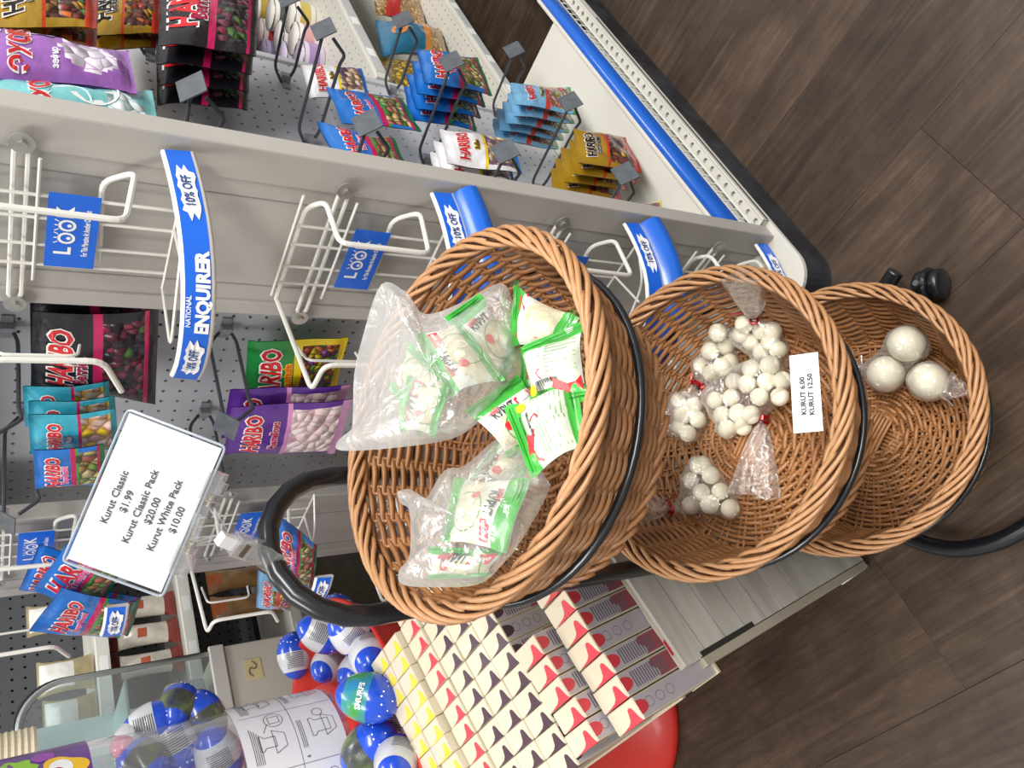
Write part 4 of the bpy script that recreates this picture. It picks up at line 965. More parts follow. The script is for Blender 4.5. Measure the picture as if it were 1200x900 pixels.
# goods in the far bay
TW = mat('tin_white', 'e4e0da', .3, coat=.4)
def tin(px, py, z, r, h, label, col, band):
    p = at(px, py, 2, z+h*.5); t = thing('tin', V((p.x, p.y, z)), label, 'tin', 'tins on the far shelf')
    c = V((p.x, p.y, z))
    mk('tin_body', lathe([(r*.97, 0), (r, .002), (r, h-.002), (r*.97, h)], 26, Z, c), mat(col, band[0], .3, coat=.4), t, True)
    mk('tin_band', lathe([(r+.0006, h*.25), (r+.0006, h*.72)], 26, Z, c, False), mat(col+'_band', band[1], .35, coat=.3), t, True)
    mk('tin_rim', (lathe([(r+.001, h-.003), (r+.001, h), (r*.9, h-.001)], 26, Z, c)), mat('tin_steel', 'b4b4b4', .3, .8), t, True)
    return t
for k, (px, py, z, col, band, lb) in enumerate(((352, 22, .576, 'tin_a', ('e8e4d8', 'c8b45a'), 'white tin with gold band behind the hook plate'),
     (328, 20, .576, 'tin_b', ('eae6e0', '5a5a58'), 'white tin with black lettering band, at the photo\'s top edge'),
     (306, 14, .576, 'tin_c', ('ece8e0', 'b0983c'), 'white tin nearest the black berry bags'),
     (356, 48, .576, 'tin_d', ('eee6e0', 'd8a0a0'), 'pale tin with pink band, right over the hook wires'),
     (338, 46, .576, 'tin_e', ('efe8e4', 'c23a3a'), 'white tin with red band between the hook wires'),
     (315, 42, .576, 'tin_f', ('f0dcd8', 'c84a4a'), 'pink tin with a round green mark, beside the berry bags'),
     (362, 70, .576, 'tin_g', ('d8c8dc', 'a888b8'), 'lilac tin furthest right in the lower tin row'),
     (342, 70, .576, 'tin_h', ('cfc0dc', '9c80b4'), 'lilac tin in the middle of the lower tin row'),
     (318, 66, .576, 'tin_i', ('c8b8dc', '9078b0'), 'lilac tin nearest the pegboard'))):
    tin(px, py, z, .038, .052, lb, col, band)
NUT = sweets('nuts', ['d8b070', 'c89a58', 'e0c088', 'b88848'], 95, '8a6434')
pouch('popcorn_bag', 'blue and orange snack bag with a clear nut window in the far bay', 'snack bag', [at(a, b, 0, -.76) for a, b in ((448, 66), (440, 22), (516, 34), (524, 62))], lambda u, v: 2 if v < .28 else (1 if v < .38 else 0), [film('bag_petrol', '1f6f93'), film('bag_orange', 'e08a2c'), NUT], [], [('orange_panel', blob2('disc'), .5, .74, .05, film('bag_orange', 'e08a2c'), 0, 1, .001)], th=.05, seed=3)
pouch('nut_bag', 'clear bag of nuts with a red label at the photo\'s top edge', 'snack bag', [at(a, b, 0, -.78) for a, b in ((440, 18), (436, -30), (492, -24), (498, 30))], lambda u, v: 1 if .55 < v < .8 else 0, [NUT, film('label_red', 'b8302c')], th=.05, seed=5)
pouch('nut_bag', 'second clear bag of nuts with a red label, further right at the top edge', 'snack bag', [at(a, b, 0, -.78) for a, b in ((500, -14), (492, -50), (540, -52), (506, 16))], lambda u, v: 1 if .5 < v < .8 else 0, [NUT, film('label_red', 'b8302c')], th=.05, seed=7)
pouch('noodle_bag', 'shiny yellow-gold snack bag standing on the far shelf behind the blue stack', 'snack bag', [at(a, b, 0, -.77) for a, b in ((452, 106), (446, 66), (536, 84), (530, 128))], lambda u, v: 0 if .2 < v < .9 else 1, [sweets('gold_noodles', ['c8a81c', 'b8941c', 'd8bc3c', '8a6c14'], 70, '5a4410'), film('bag_goldclear', 'c2a23a')], th=.05, seed=8)
mk_ = tube(smoothpath([at(438, 62, 0, -.76), at(441, 74, 0, -.755), at(447, 90, 0, -.755), at(444, 98, 0, -.76)], 5), .006, 8)
setp(mk('banana_toy', mk_, mat('bright_yellow', 'e6d21c', .35), None, True), 'bright yellow curved plastic strip beside the gold snack bag', 'packaging')

# ------------------------------------------------------------------ carton display full of small boxes
TL_ = RD(10); DP0 = V((-.7624, .2733, 0)); dp = -X; du = V((0, -sin(TL_), cos(TL_))); dq = V((0, cos(TL_), sin(TL_)))
def dpt(p, q, u): return DP0+dp*p+dq*q+du*u
def dbox(a, b, bev=0):
    vs, fs = (bbox(a, b, bev) if bev else box(a, b)); return [dpt(*v) for v in vs], fs
D_ = thing('carton_display', DP0+dq*.18+dp*.23, 'tall cardboard floor display printed with grey wood planks, holding rows of small boxes', 'display stand')
def plankmat():
    M = mat('printed_planks', 'a8aaa6', .55); nt = M.node_tree; N = nt.nodes; L = nt.links; b = N['Principled BSDF']
    tc = N.new('ShaderNodeTexCoord'); mp = N.new('ShaderNodeMapping'); mp.inputs['Scale'].default_value = (4, 2.2, 17)
    L.new(tc.outputs['Object'], mp.inputs[0]); n = N.new('ShaderNodeTexNoise'); n.inputs['Scale'].default_value = 1.5; n.inputs['Detail'].default_value = 6; n.inputs['Distortion'].default_value = .8
    L.new(mp.outputs[0], n.inputs['Vector']); cr = N.new('ShaderNodeValToRGB'); e = cr.color_ramp.elements
    e[0].position = .3; e[0].color = lin('bdbbb3'); e[1].position = .7; e[1].color = lin('e2e0d8'); x = e.new(.5); x.color = lin('d0cec6')
    L.new(n.outputs[0], cr.inputs[0]); L.new(cr.outputs[0], b.inputs['Base Color']); return M
PLK = plankmat(); CRM = mat('carton_cream', 'e8decb', .5); CRD = mat('carton_inside', 'cdbfa6', .7); CRS = mat('carton_side', 'b9b19f', .6)
# body with its foot cut level on the floor
def body():
    P = []
    for (p, q) in ((0.008, .16), (.44, .16), (.44, .36), (.008, .36)):
        top = dpt(p, q, .40); k = top.z/cos(TL_); P.append(top-du*k); P.append(top)
    vs = [P[0], P[2], P[4], P[6], P[1], P[3], P[5], P[7]]
    for v in vs[:4]: v.z = .001
    return vs, [(0, 1, 2, 3), (4, 7, 6, 5), (0, 4, 5, 1), (1, 5, 6, 2), (2, 6, 7, 3), (3, 7, 4, 0)]
mk('display_body', body(), CRS, D_)
for k in range(10):     # printed boards of the front panel, seams as fine printed gaps
    u0, u1 = .03+k*.0475, .03+(k+1)*.0475-.0022
    if k == 0: u0 = .012
    mk('front_board', dbox((-.002, .001, u0), (.004, .36, u1)), PLK, D_)
mk('front_fold', dbox((-.0008, .0, .012), (.0035, .36, .47)), mat('board_gap', '55544e', .8), D_)
mk('side_flap', dbox((-.001, -.012, .012), (.022, -.0005, .468)), CRS, D_)
mk('edge_gap', dbox((-.0024, .0, .345), (.001, .007, .468)), mat('gap_dark', '33322f', .9), D_)
mk('foot_flap', dbox((.01, -.012, .004), (.05, -.002, .03)), WHT, D_)
mk('tray_floor', dbox((.066, -.027, .468), (.49, .36, .474)), CRD, D_)
mk('tray_floor', dbox((.005, -.026, .448), (.066, .36, .452)), CRD, D_)
fw = []; n0 = 0; vs = []; fs = []
rnd = random.Random(5); NN = 44
for k in range(NN+1):
    q = .36*k/NN; top = .470+rnd.uniform(-.003, .003)+.004*sin(k*.7)
    vs += [dpt(.0, q, .40), dpt(.0, q, top), dpt(.0035, q, top), dpt(.0035, q, .40)]
for k in range(NN):
    for i in range(3): fs.append((4*k+i, 4*k+i+1, 4*k+4+i+1, 4*k+4+i))
mk('torn_front_wall', (vs, fs), CRM, D_)
# printed inside/outside of the torn wall (red drip, small print)
def dquad(p, pts): return [dpt(p, q, u) for q, u in pts], [tuple(range(len(pts)))]
vsf = []
for k in range(25):
    q = .36*k/24; vsf += [dpt(.001, q, .468), dpt(.0085, q, .505+.0008*sin(k*1.7))]
fl_ = mk('printed_flap', (vsf, [(2*k, 2*k+2, 2*k+3, 2*k+1) for k in range(24)]), CRM, D_)
def onflap(q, t, e=-.0006): return dpt(.001+.0075*t+e, q, .468+.037*t)
pr = [(.36, .05), (.36, .8), (.09, .8), (.075, .7), (.07, .45), (.078, .2), (.085, .05)]
mk('flap_red_print', ([onflap(*q) for q in pr], [tuple(range(7))]), mat('flap_red', 'b8404a', .5), D_)
pr = [(.020, .98), (.040, .98), (.046, .75), (.044, .5), (.034, .35), (.026, .5), (.022, .75)]
mk('flap_drip', ([onflap(*q) for q in pr], [tuple(range(7))]), mat('drip_red', 'd8404c', .4, coat=.2), D_)
vs = []; fs = []
for k in range(40):
    q = .052+k*.0075; n0 = len(vs); vs += [onflap(q, .12, -.0009), onflap(q+.0016, .12, -.0009), onflap(q+.0016, .72, -.0009), onflap(q, .72, -.0009)]; fs.append((n0, n0+1, n0+2, n0+3))
o = mk('flap_small_print', (vs, fs), mat('print_pale', 'cdbcb4', .5), D_); o['kind'] = 'stuff'
BRD = {'red': mat('drip_red', 'd8404c', .4, coat=.2), 'dark': mat('drip_aubergine', '4c3340', .4, coat=.2), 'yellow': mat('drip_yellow', 'f0d23a', .4, coat=.2)}
BXM = mat('box_cream', 'd9ceb5', .38, coat=.25); BXG = mat('box_lilac_grey', 'b9b3ba', .4, coat=.2); INK2 = mat('print_ink_grey', '6a6672', .5); REDP = mat('print_dull_red', '9c4e56', .5)
BW, BQ, BH = .0585, .0285, .150
def bb(lx0, lx1, ly0, ly1, lz0, lz1): return bbox((lx0, ly0, lz0), (lx1, ly1, lz1), .0012, 1)
def dripshape(seed, w=BW, q=BQ, flip=False):
    # local cap coords: x along p (0..w, front edge at 0), y along q (0..q); bell rising from the low-q edge
    P = [(.002, 0), (.0055, .006), (.0080, .013), (.0105, .0185), (.0145, .0205), (.0185, .0190), (.0210, .013), (.0240, .007), (.030, .0035), (.041, .0015), (.052, 0)]
    if flip: P = [(w-x, y) for x, y in P][::-1]
    return P
BOXM = {}
def boxmeshes(color, flip):
    key = (color, flip)
    if key in BOXM: return BOXM[key]
    body = mesh(*bb(0, BW, 0, BQ, -BH+.004, 0), BXM)
    side = mesh([(-.0003, .0015, -BH+.002), (-.0003, BQ-.0015, -BH+.002), (-.0003, BQ-.0015, -.003), (-.0003, .0015, -.003)], [(0, 3, 2, 1)], BXG)
    P = dripshape(0, flip=flip); n = len(P)
    cap = mesh([(x, y, .0003) for x, y in P], [tuple(range(n))], BRD[color])
    sd = mesh([(x, -.0003, -(y)*1.5) for x, y in P]+[(-.0006, BQ*.5+.0085*cos(a_), -.001-.017*abs(sin(a_))**.8) for a_ in [pi*i/10 for i in range(11)]], [tuple(range(n)), tuple(range(n, n+11))], BRD[color])
    ring = []; rf = []
    for k in range(3):
        cz = -.022-.020*k
        for w_ in (.0072, .0064):
            for j in range(14): ring.append((-.0005, BQ/2+w_*cos(2*pi*j/14)*.9, cz+w_*sin(2*pi*j/14)))
        b0 = k*28
        rf += [(b0+j, b0+(j+1) % 14, b0+14+(j+1) % 14, b0+14+j) for j in range(14)]
        b1 = len(ring)
    icons = mesh(ring, rf, INK2)
    pr = []; pf = []
    for k in range(14):
        z0 = -.020-.0045*k; n1 = len(pr); pr += [(-.0005, .004, z0), (-.0005, .024, z0), (-.0005, .024, z0-.0022), (-.0005, .004, z0-.0022)]; pf.append((n1, n1+1, n1+2, n1+3))
    small = mesh(pr, pf, INK2)
    redp = mesh([(-.0004, .002+.024*q_, -.062-.006*sin(q_*6.3)) for q_ in [i/8 for i in range(9)]]+[(-.0004, .026, -BH+.004), (-.0004, .002, -BH+.004)], [tuple(range(11))], REDP)
    flapl = mesh(*tube([(.0008, .001, .0002), (.0002, BQ-.001, .0002)], .00045, 4), CRD)
    BOXM[key] = (body, side, cap, sd, icons, small, redp, flapl); return BOXM[key]
MB_ = Matrix((dp, dq, du)).transposed()
cnt = 0
ORD = ['first', 'second', 'third', 'fourth', 'fifth', 'sixth', 'seventh', 'eighth', 'ninth', 'tenth', 'eleventh', 'twelfth', 'thirteenth', 'fourteenth', 'fifteenth', 'sixteenth', 'seventeenth', 'eighteenth']
def row(nm, p, u, q0, n, color, flipf, faces=False, pitch=.0293, jit=.0015, cn='red'):
    for k in range(n):
        q = q0+k*pitch
        t = bpy.data.objects.new('small_box', None); t.empty_display_size = .01
        jp, ju, ja = random.uniform(-jit, jit), random.uniform(-jit, jit)*1.2, random.uniform(-.012, .012)
        t.matrix_world = Matrix.Translation(dpt(p+jp, q, u+ju)) @ (MB_ @ Matrix.Rotation(ja, 3, 'Z')).to_4x4(); COL.objects.link(t)
        setp(t, 'cream box, %s from the lower photo edge in the %s' % (ORD[k], nm), 'box', 'small boxes in the %s' % nm)
        M = boxmeshes(color, flipf)
        link('box_body', M[0], t); link('drip_print', M[2], t); link('seal_edge', M[7], t)
        if faces:
            link('side_face', M[1], t); link('drip_side', M[3], t)
            v = k % 3
            if v == 0: link('care_icons', M[4], t)
            else: link('small_print', M[5], t); link('red_print', M[6], t)
row('front red row', .010, .600, -.0251, 10, 'red', False, True, .0302, .001)
row('second red row', .073, .627, -.0160, 5, 'red', False, True, .0303, .002)
row('front dark row', .133, .626, -.0245, 12, 'dark', False, True, .0293, .0008, 'dark brown')
row('middle dark row', .1925, .626, -.0245, 12, 'dark', False, False, .0293, .0008, 'dark brown')
row('hindmost dark row', .2525, .626, -.0245, 12, 'dark', False, False, .0293, .0010, 'dark brown')
row('back red row', .3125, .629, -.0245, 12, 'red', False, False, .0293, .0012)
row('front yellow row', .3735, .640, -.024, 11, 'yellow', False, False, .0290, .002, 'yellow')
row('rear yellow row', .4335, .640, -.024, 11, 'yellow', False, False, .0290, .002, 'yellow')

# ------------------------------------------------------------------ red egg display stand
EC = V((-1.553, .367, 0)); RP = mat('plastic_red', 'c62a20', .42, coat=.12, spec=.4)
E_ = thing('egg_stand', EC, 'red plastic stand with a bowl of blue surprise eggs and a clear tube', 'display stand')
mk('base_disc', lathe([(.0, .001), (.235, .001), (.238, .012), (.232, .022), (.20, .045), (.12, .085), (.07, .12), (.055, .16)], 56, Z, EC), RP, E_, True)
mk('stem', lathe([(.055, .15), (.050, .35), (.075, .46)], 32, Z, EC), RP, E_, True)
mk('bowl', lathe([(.075, .455), (.20, .475), (.275, .53), (.312, .625), (.320, .645), (.324, .650), (.320, .655), (.313, .650), (.303, .625), (.262, .540), (.19, .492), (.0, .485)], 64, Z, EC, False), RP, E_, True)
mk('tube_collar', lathe([(.150, .645), (.163, .650), (.167, .668), (.163, .688), (.158, .690), (.155, .688), (.152, .66)], 56, Z, EC, False), RP, E_, True)
mk('collar_support', lathe([(.05, .49), (.06, .58), (.150, .645)], 40, Z, EC, False), RP, E_, True)
CT = clear('tube_clear', 'f8fafc', .08, .02, .05, 0)
mk('clear_tube', lathe([(.158, .686), (.158, 1.34)], 64, Z, EC, False), CT, E_, True)
def arcsheet(r, z0, z1, a0, a1, n=30):
    vs = []; 
    for k in range(n+1):
        a = a0+(a1-a0)*k/n; c = V((cos(a), sin(a), 0)); vs += [EC+c*r+Z*z0, EC+c*r+Z*z1]
    return vs, [(2*k, 2*k+2, 2*k+3, 2*k+1) for k in range(n)]
av = math.atan2(-EC.y, -EC.x)   # towards the viewer
pw = mk('instruction_sheet', arcsheet(.1592, .700, .874, av-1.9, av+1.9, 48), mat('sheet_white', 'e9e9ee', .35, coat=.4), E_, True)
pv = mk('header_sheet', arcsheet(.1592, 1.092, 1.34, av-1.9, av+1.9, 48), mat('sheet_purple', '6e3a96', .35, coat=.4, noise_s=5, col2='4c2270'), E_, True)
def onT(s, z, r=.1600): a = av+s/.158; return EC+V((cos(a), sin(a), 0))*r+Z*z
LB = mat('line_black', '44444c', .6)
def tline(P, w=.0007):
    out = []
    for (s0, z0), (s1, z1) in zip(P[:-1], P[1:]):
        n = max(1, int(abs(s1-s0)/.012)); d = V((s1-s0, z1-z0, 0)); L = d.length or 1; nx, nz = -d.y/L*w, d.x/L*w
        for k in range(n):
            a, b = k/n, (k+1)/n
            out.append(([onT(s0+(s1-s0)*t+sg*nx, z0+(z1-z0)*t+sg*nz) for t, sg in ((a, -1), (b, -1), (b, 1), (a, 1))], [(0, 1, 2, 3)]))
    return join(*out)
def ttext(s, s0, z0, h, rot=0):
    vs, fs = textmesh(s, .01); return [onT(s0+(x*cos(rot)-y*sin(rot))*h, z0+(x*sin(rot)+y*cos(rot))*h) for x, y in vs], fs
L_ = []
# grid of the instruction sheet and its drawings of box assembly
for z_ in (.783,): L_.append(tline([(-.29, z_), (.29, z_)], .0004))
for s_ in (-.21, -.085, .03, .145): L_.append(tline([(s_, .703), (s_, .866)], .0004))
def poly(P, s0, z0, k=1): return tline([(s0+x*k, z0+y*k) for x, y in P]+[(s0+P[0][0]*k, z0+P[0][1]*k)], .0005)
cyl = [(-.012, -.02), (.012, -.02), (.012, .004), (.018, .008), (.018, .014), (-.018, .014), (-.018, .008), (-.012, .004)]
bowl_ = [(-.022, .010), (-.012, -.010), (.012, -.010), (.022, .010)]
circ = [(.018*cos(2*pi*k/18), .018*sin(2*pi*k/18)) for k in range(18)]
for s0 in (-.15, -.025, .09, .2):
    L_ += [poly(cyl, s0, .742), poly(bowl_, s0, .722), poly(circ, s0+.03, .735, .5)]
    L_ += [poly(cyl, s0-.01, .835, .8), poly(bowl_, s0-.01, .812), poly(circ, s0+.035, .812, .9), poly([(-.008, -.009), (.008, -.009), (.008, .009), (-.008, .009)], s0+.035, .812), tline([(s0+.01, .835), (s0+.028, .825)], .0005)]
    for q in range(5): L_.append(tline([(s0-.045, .858-q*.0032), (s0+.025-q*.004, .858-q*.0032)], .0005))
    for q in range(3): L_.append(tline([(s0-.035, .776-q*.0032), (s0+.02, .776-q*.0032)], .0005))
for s_, z_, n in ((-.2, .776, '4'), (-.075, .776, '5.'), (.04, .776, '6'), (-.2, .858, '1'), (-.075, .859, '2'), (.04, .858, '3')): L_.append(ttext(n, s_, z_-.004, .0065))
mk('printed_drawings', join(*L_), LB, E_)
# purple header: green splash and yellow and blue swirl shapes
def tshape(P, s0, z0, k, m_, nm, r):
    c = onT(s0, z0, r); return mk(nm, ([c]+[onT(s0+x*k, z0+y*k, r) for x, y in P], [(0, 1+i, 1+(i+1) % len(P)) for i in range(len(P))]), m_, E_)
def wob(n, a, f, seed=0): return [((1+a*sin(f*2*pi*k/n+seed))*cos(2*pi*k/n), (1+a*sin(f*2*pi*k/n+seed))*sin(2*pi*k/n)) for k in range(n)]
PYL = mat('print_sun', 'f2c230', .4); PGR = mat('print_lime', '8fc43a', .4); PBL = mat('print_sky', '3a90d8', .4); PVI = mat('print_violet', '9a4ab0', .4)
for s0 in (-.095, .02, .13):
    tshape(wob(36, .18, 3), s0, 1.130, .030, PYL, 'printed_shape', .1598); tshape(wob(30, .1, 2, 1), s0+.004, 1.133, .017, WHT, 'printed_shape', .1601); tshape(wob(20, .2, 3), s0-.022, 1.123, .012, PBL, 'printed_shape', .1603)
    tshape(wob(30, .1, 2), s0-.004, 1.137, .0075, mat('print_mouth', 'b0304a', .4), 'printed_shape', .1606)
    tshape(wob(40, .14, 7), s0+.02, 1.195, .030, PGR, 'printed_shape', .1598); tshape(wob(40, .05, 5), s0+.045, 1.155, .016, PVI, 'printed_shape', .1598)

# surprise eggs
EB = mat('egg_blue', '1f4fd0', .22, coat=.6); EPK = mat('egg_pink', 'e07a98', .3, coat=.5); EL = mat('egg_label', 'd4d6da', .25, coat=.5, noise_s=40, noise_a=.06); ELG = mat('egg_picture', '2a86b8', .25, coat=.5, noise_s=26, col2='3f9a3c'); ERD = mat('egg_red_band', 'b02a34', .3, coat=.4); ELD = mat('egg_dark_pic', '3a3a5a', .25, coat=.5, noise_s=30, col2='6a7a3a')
EDT = mat('egg_dots', 'e8ecf8', .3)
def eggprof(a=.047, b=.034, n=22):
    P = []
    for k in range(n+1):
        t = pi*k/n; P.append((max(.0002, b*sin(t)*(1+.10*cos(t))), -a*cos(t)))
    return P
EP = eggprof()
def seg(lo, hi, d=0): return [(r+d, h) for r, h in EP if lo-1e-6 <= h <= hi+1e-6]
def egg_me():
    D = {}
    D['low'] = mesh(*lathe(seg(-.05, .002), 28, cap=False), EB, smooth=True); D['top'] = mesh(*lathe(seg(.010, .05), 28, cap=False), EB, smooth=True)
    D['topp'] = mesh(*lathe(seg(.010, .05), 28, cap=False), EPK, smooth=True); D['lowp'] = mesh(*lathe(seg(-.05, .002), 28, cap=False), EPK, smooth=True)
    for nm, m_ in (('lab', EL), ('pic', ELG), ('dark', ELD)): D[nm] = mesh(*lathe(seg(-.012, .0345, .0004), 28, cap=False), m_, smooth=True)
    D['band'] = mesh(*lathe([(r+.001, h) for r, h in EP if -.0185 <= h <= -.009], 28, cap=False), ERD, smooth=True)
    sm = [(r+.0008, h) for r, h in EP]; 
    pr = ([], [])
    for k in range(9):
        a0 = -.5; z0 = .024-.0034*k; rr_ = .0352+.0006
        n0 = len(pr[0]); m0 = 6
        for j in range(m0+1): a = a0+.95*j/m0; pr[0].extend([(rr_*cos(a), rr_*sin(a), z0), (rr_*cos(a), rr_*sin(a), z0-.0013)])
        pr[1].extend((n0+2*j, n0+2*j+1, n0+2*j+3, n0+2*j+2) for j in range(m0))
    D['print'] = mesh(*pr, LB)
    vs = []; fs = []
    for k in range(26):
        h = random.Random(k).uniform(.022, .043); a = k*2.4; r = min(EP, key=lambda q: abs(q[1]-h))[0]+.0004; n0 = len(vs)
        h = -h; r = min(EP, key=lambda q: abs(q[1]-h))[0]+.0005
        for j in range(5): vs.append((r*cos(a+.05*cos(j*1.257)), r*sin(a+.05*cos(j*1.257)), h+.0016*sin(j*1.257)))
        fs.append(tuple(range(n0, n0+5)))
    D['dots'] = mesh(vs, fs, EDT)
    vv, ff = textmesh('SMURFS', .03); rr_ = .0362
    D['name'] = mesh([(rr_*cos(x*.0075/rr_), rr_*sin(x*.0075/rr_), .004+y*.0075) for x, y in vv], ff, WHT)
    return D
EM = egg_me()
def egg(pos, axis, face, label, kind='lab', pink=False, group='surprise eggs', s=1.0):
    t = thing('surprise_egg', pos, label, 'egg', group, None)
    zax = V(axis).normalized(); xax = (V(face)-zax*V(face).dot(zax)).normalized(); R_ = Matrix((xax, zax.cross(xax), zax)).transposed()
    t.matrix_world = Matrix.Translation(pos) @ R_.to_4x4() @ Matrix.Scale(s, 4)
    link('lower_shell', EM['lowp' if pink else 'low'], t); link('upper_shell', EM['topp' if pink else 'top'], t); link('label_sleeve', EM[kind], t); link('shell_dots', EM['dots'], t)
    if kind != 'dark' or 1: link('red_band', EM['band'], t)
    if kind == 'pic': link('lettering', EM['name'], t)
    else: link('small_print', EM['print'], t)
    return t
def eggpx(px, py, z, axpx, label, kind='lab', **k):
    p = at(px, py, 2, z); a = CX*axpx[0]-CY*axpx[1]+(-CD)*(axpx[2] if len(axpx) > 2 else 0)
    return egg(p, a, CO-p, label, kind, **k)
eggpx(431, 817, .700, (-1, -.12, -.1), 'blue surprise egg with bright picture label, right beside the paper-wrapped tube', 'pic', s=1.18)
eggpx(432, 876, .690, (-.7, .6, 0), 'surprise egg with a dark picture label below the bright one, near the photo edge', 'dark', s=1.18)
eggpx(466, 893, .670, (0, 0, 1), 'plain blue egg end at the photo\'s lower edge beside the carton boxes', 'lab', s=1.15)
eggpx(377, 742, .672, (-.9, -.5, .3), 'blue egg with white text label, topmost in the bowl by the rack', 'lab', s=1.1)
eggpx(345, 768, .655, (.2, .9, .3), 'egg lying at the cream panel side of the bowl, label upward', 'lab', s=1.1)
eggpx(386, 778, .615, (-.3, .2, 1), 'blue egg pushed down between others behind the red collar', 'lab', s=1.1)
eggpx(412, 742, .655, (-.5, -.6, .4), 'egg with white label and red band, against the red bowl rim', 'lab', s=1.15)
eggpx(434, 768, .650, (.2, 0, 1), 'blue egg end pointing at the viewer, next to the red rim and yellow boxes', 'lab', s=1.15)
eggpx(420, 786, .620, (-.4, .2, .8), 'blue egg low in the bowl between rim egg and picture egg', 'lab', s=1.1)
eggpx(466, 845, .620, (0, .6, .6), 'egg deep in the bowl, its white label beside the yellow boxes', 'lab', s=1.1)
eggpx(398, 720, .60, (.5, .5, .5), 'egg at the far side of the bowl, mostly behind the black tube', 'lab', s=1.05)
# eggs inside the clear tube
def intube(px, py, r, axpx, label, kind, **k):
    rr_ = ray(px, py); a = rr_.x**2+rr_.y**2; b = -2*(rr_.x*EC.x+rr_.y*EC.y); c = EC.x**2+EC.y**2-r*r
    t = (-b-math.sqrt(max(0, b*b-4*a*c)))/(2*a); p = CO+rr_*t
    ax_ = CX*axpx[0]-CY*axpx[1]-CD*(axpx[2] if len(axpx) > 2 else 0)
    return egg(p, ax_, CO-p, label, kind, group='surprise eggs in the tube', **k)
intube(205, 870, .10, (-.35, -.8, 0), 'blue egg with large barcode label inside the clear tube', 'lab', s=1.25)
intube(178, 848, .10, (-.8, .2, .4), 'blue egg inside the tube, next to the pink one', 'lab', s=1.05)
intube(155, 868, .11, (0, 0, 1), 'pink surprise egg inside the clear tube', 'lab', pink=True, s=.95)
intube(238, 842, .10, (.5, .6, .2), 'egg with a dark picture label inside the tube, beside the white sheet', 'dark', s=1.15)
intube(256, 884, .10, (-.2, -.7, .2), 'egg at the white sheet\'s corner inside the tube, label downward', 'lab', s=1.15)
intube(168, 892, .11, (.6, .2, .3), 'egg with green picture inside the tube, at the photo\'s lower edge', 'dark', s=1.05)
intube(208, 828, .12, (.1, .3, .9), 'far-side egg inside the tube behind the barcode egg', 'dark', s=1.0)

# ------------------------------------------------------------------ refrigerated case with glass end
XC = -2.1; FR = thing('chilled_case', (XC-.12, .40, 0), 'cream chilled display case with a round-cornered glass end, behind the egg stand', 'display case')
yr, zt, zg = .880, 1.166, .722
def gl_out(d=0, n=10):
    P = [(yr-d, zg+d)]; r = .10
    for k in range(n+1):
        a = pi/2*k/n; P.append((yr-d-r+r*cos(a)*(1), zt-d-r+r*sin(a)))
    P += [(-.2, zt-d), (-.2, zg+d)]
    return P
P = gl_out(.012); mk('glass_panel', ([V((XC+.002, y, z)) for y, z in P], [tuple(range(len(P)))]), clear('case_glass', 'dcf0f2', .14, .24, .05, 0), FR)  # milky share puts the lights reflected in the glass into its colour
mk('glass_frame', tube([(XC, y, z) for y, z in gl_out(.004)[:-1]], .007, 8), mat('frame_steel', 'b4bab8', .3, .4), FR, True)
mk('gasket', tube([(XC-.012, y+.004, z+.004) for y, z in gl_out(0)[:-1]], .006, 8), mat('gasket_dark', '2a2c2e', .5), FR, True)
mk('mullion', box((XC-.006, .700, zg), (XC+.008, .712, zt-.006)), mat('frame_white', 'e8ecea', .3), FR)
mk('case_back', box((XC-.27, -.2, zg), (XC-.26, yr-.01, zt-.02)), mat('case_inner', 'd4e4e4', .4, noise_s=3), FR)
mk('case_shelf', box((XC-.26, -.2, .93), (XC-.02, yr-.02, .935)), mat('case_shelf', 'a8bcbc', .25), FR)
mk('case_body', bbox((XC-.27, -.2, .001), (XC, yr+.012, zg-.004), .006), mat('case_cream', 'd2ccc0', .4), FR)
mk('case_post', bbox((XC-.004, -.2, zg-.026), (XC+.010, yr+.014, zg+.012), .003), mat('case_post', 'cfcdc6', .35), FR)
stp = at(297, 784, 0, XC+.001)
st = mk('sticker', obox(stp, Y, Z, X, (-.028, -.022, 0), (.028, .022, .0008)), mat('sticker_yellow', 'e0cf9a', .5), FR)
mk('sticker_swirl', tube(smoothpath([stp+Y*a+Z*b+X*.0012 for a, b in ((-.020, .004), (-.010, .012), (.004, .008), (.000, -.004), (.010, -.008), (.022, .002))], 6), .0016, 6), mat('swirl_ink', '5a6458', .5), FR)
# tubs behind the glass; the dark red block is added as a reflection
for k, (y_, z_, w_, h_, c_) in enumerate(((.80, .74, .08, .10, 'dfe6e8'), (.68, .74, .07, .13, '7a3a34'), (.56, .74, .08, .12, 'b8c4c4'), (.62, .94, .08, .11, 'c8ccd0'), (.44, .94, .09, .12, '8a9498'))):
    o = mk('tub_and_reflection', bbox((XC-.22, y_-w_/2, z_), (XC-.05, y_+w_/2, z_+h_), .012, 3), mat('case_block_%s' % c_, c_, .4), None, True)
    setp(o, ['white tub low behind the case glass', 'dark red block standing in for a reflection in the case glass', 'pale grey tub behind the glass, left of the dark red reflection', 'pale tub on the upper shelf inside the chilled case', 'grey tub on the upper shelf inside the chilled case'][k], 'tub')

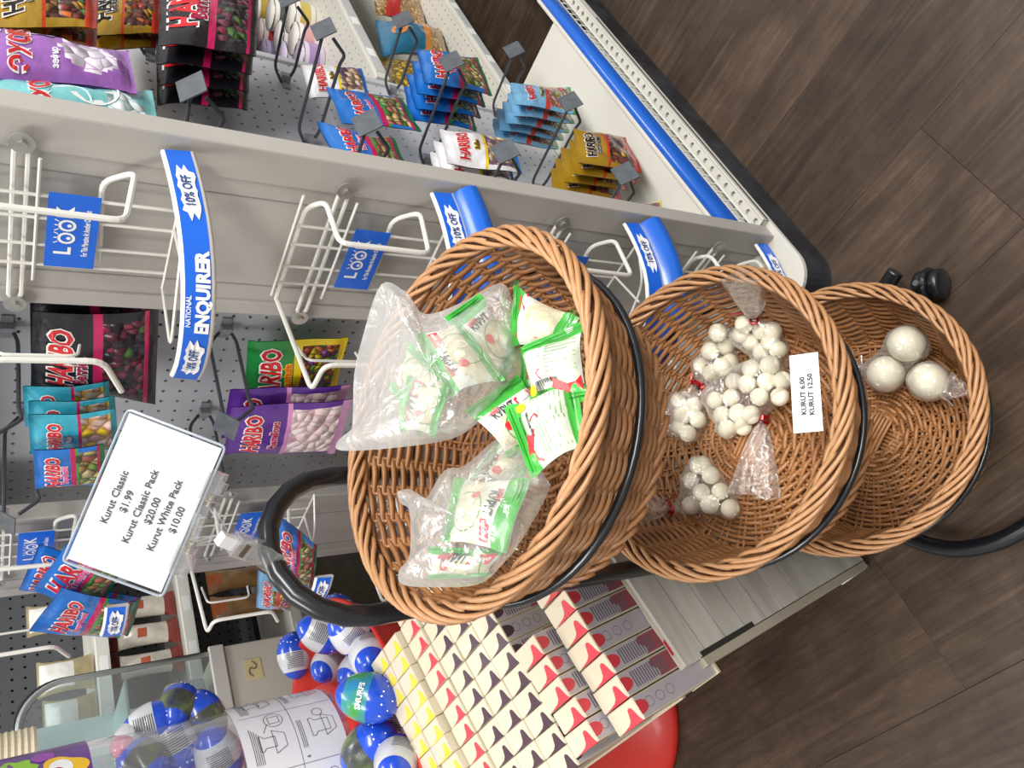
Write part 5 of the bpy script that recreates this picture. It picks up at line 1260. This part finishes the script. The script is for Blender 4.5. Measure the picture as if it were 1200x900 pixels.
# ------------------------------------------------------------------ wall unit with dark pegboard
U = thing('wall_shelving', (-2.6, .9, 0), 'white shelving with dark grey pegboard back along the far wall', 'shelving')
DK = mat('pegboard_dark', '4a4c50', .6)
mk('dark_pegboard', holed((-2.72, .30, .42), Y, Z, 38, 30, .0340, .0045, .004), DK, U)
mk('board_backing', box((-2.74, .2, .40), (-2.728, 1.62, 1.5)), mat('backing_black', '191a1c', .9), U)
for z_ in (.957, .718, .392):
    mk('shelf_board', bbox((-2.72, .25, z_-.02), (-2.402, 1.62, z_), .002), WHITEM, U)
    mk('shelf_front', bbox((-2.402, .25, z_-.032), (-2.392, 1.62, z_+.004), .002), mat('shelf_front_white', 'e0ded6', .4), U)
    for k in range(7): mk('price_ticket', box((-2.3918, .55+k*.15, z_-.026), (-2.3908, .60+k*.15, z_-.006)), WHT, U)
for y_ in (.24, 1.62): mk('side_frame', box((-2.72, y_, .001), (-2.68, y_+.02, 1.5)), GREYM, U)
RC = mat('rice_white', 'd9d2c4', .4, coat=.5, noise_s=50, noise_a=.05, bump=.6, bump_s=40); RDK = mat('rice_red', '8a2a24', .4, coat=.4); LBL = mat('label_white', 'ecebe6', .5, noise_s=40, noise_a=.03)
def upright(name, label, y, w, z, h, zone, mats, x=-2.46, th=.07, **k):
    return pouch(name, label, 'food bag', [V((x, y-w/2, z+h)), V((x, y+w/2, z+h)), V((x, y+w/2, z)), V((x, y-w/2, z))], zone, mats, th=th, **k)
zr = lambda u, v: 1 if v < .2 or v > .92 else (2 if .5 < v < .62 and .2 < u < .6 else 0)
for k, lb in enumerate(('red-ended white bag of noodles, half hidden under the price card corner', 'middle one of the red-ended white noodle bags on the wall shelf', 'red-ended white noodle bag nearest the glass case')):
    upright('noodle_bag', lb, 1.215-k*.092, .085, .722, .19, zr, [RC, RDK, mat('rice_orange', 'b8583c', .4)], seed=k+3, group='red-ended noodle bags on the wall shelf')
SLB = lambda u, v: 1 if .35 < v < .95 and .12 < u < .88 else 0
BRG = mat('bread_beige', 'b5a680', .5, coat=.4, noise_s=30, noise_a=.08)
upright('flatbread_pack', 'round beige flatbread pack with a white label, right above the glass case', 1.04, .105, .962, .14, SLB, [BRG, LBL], seed=2, th=.05)
upright('flatbread_pack', 'second beige flatbread pack, standing to the right of the labelled one near the glass', .93, .10, .962, .13, SLB, [BRG, LBL], seed=5, th=.05)
upright('flatbread_pack', 'white labelled pack seen between the blue bags and the rack wire, far left', 1.22, .10, .962, .16, SLB, [BRG, LBL], seed=8, th=.05)
TANB = mat('bread_tan', 'b58d5c', .5, coat=.4, noise_s=12, col2='8e6a3e', bump=.6, bump_s=20)
for k, lb in enumerate(('tan bread bag on the lowest wall shelf, seen through the rack wires', 'tan bread bag with an orange label beside the first, behind rack wires', 'tan bread bag next to the cream case panel')):
    upright('bread_bag', lb, (1.27, 1.17, .99)[k], .09, .396, (.22, .22, .14)[k], (lambda u, v: 1 if v > .84 and .2 < u < .8 else 0), [TANB, mat('bread_orange', 'c8682c', .5)], seed=k+11, th=.07)
t = thing('ribbed_pot', (-2.1, .60, 1.17), 'cream ribbed pot at the photo\'s left edge above the glass case', 'pot')
EOF_ = None
c_ = at(4, 890, 0, -2.02)
t.location = c_-Z*.06
mk('pot_wall', lathe([(.052+(.0025 if k % 2 else 0), -.06+k*.006) for k in range(22)], 26, Z, c_), mat('pot_cream', 'd8ccb0', .5), t)
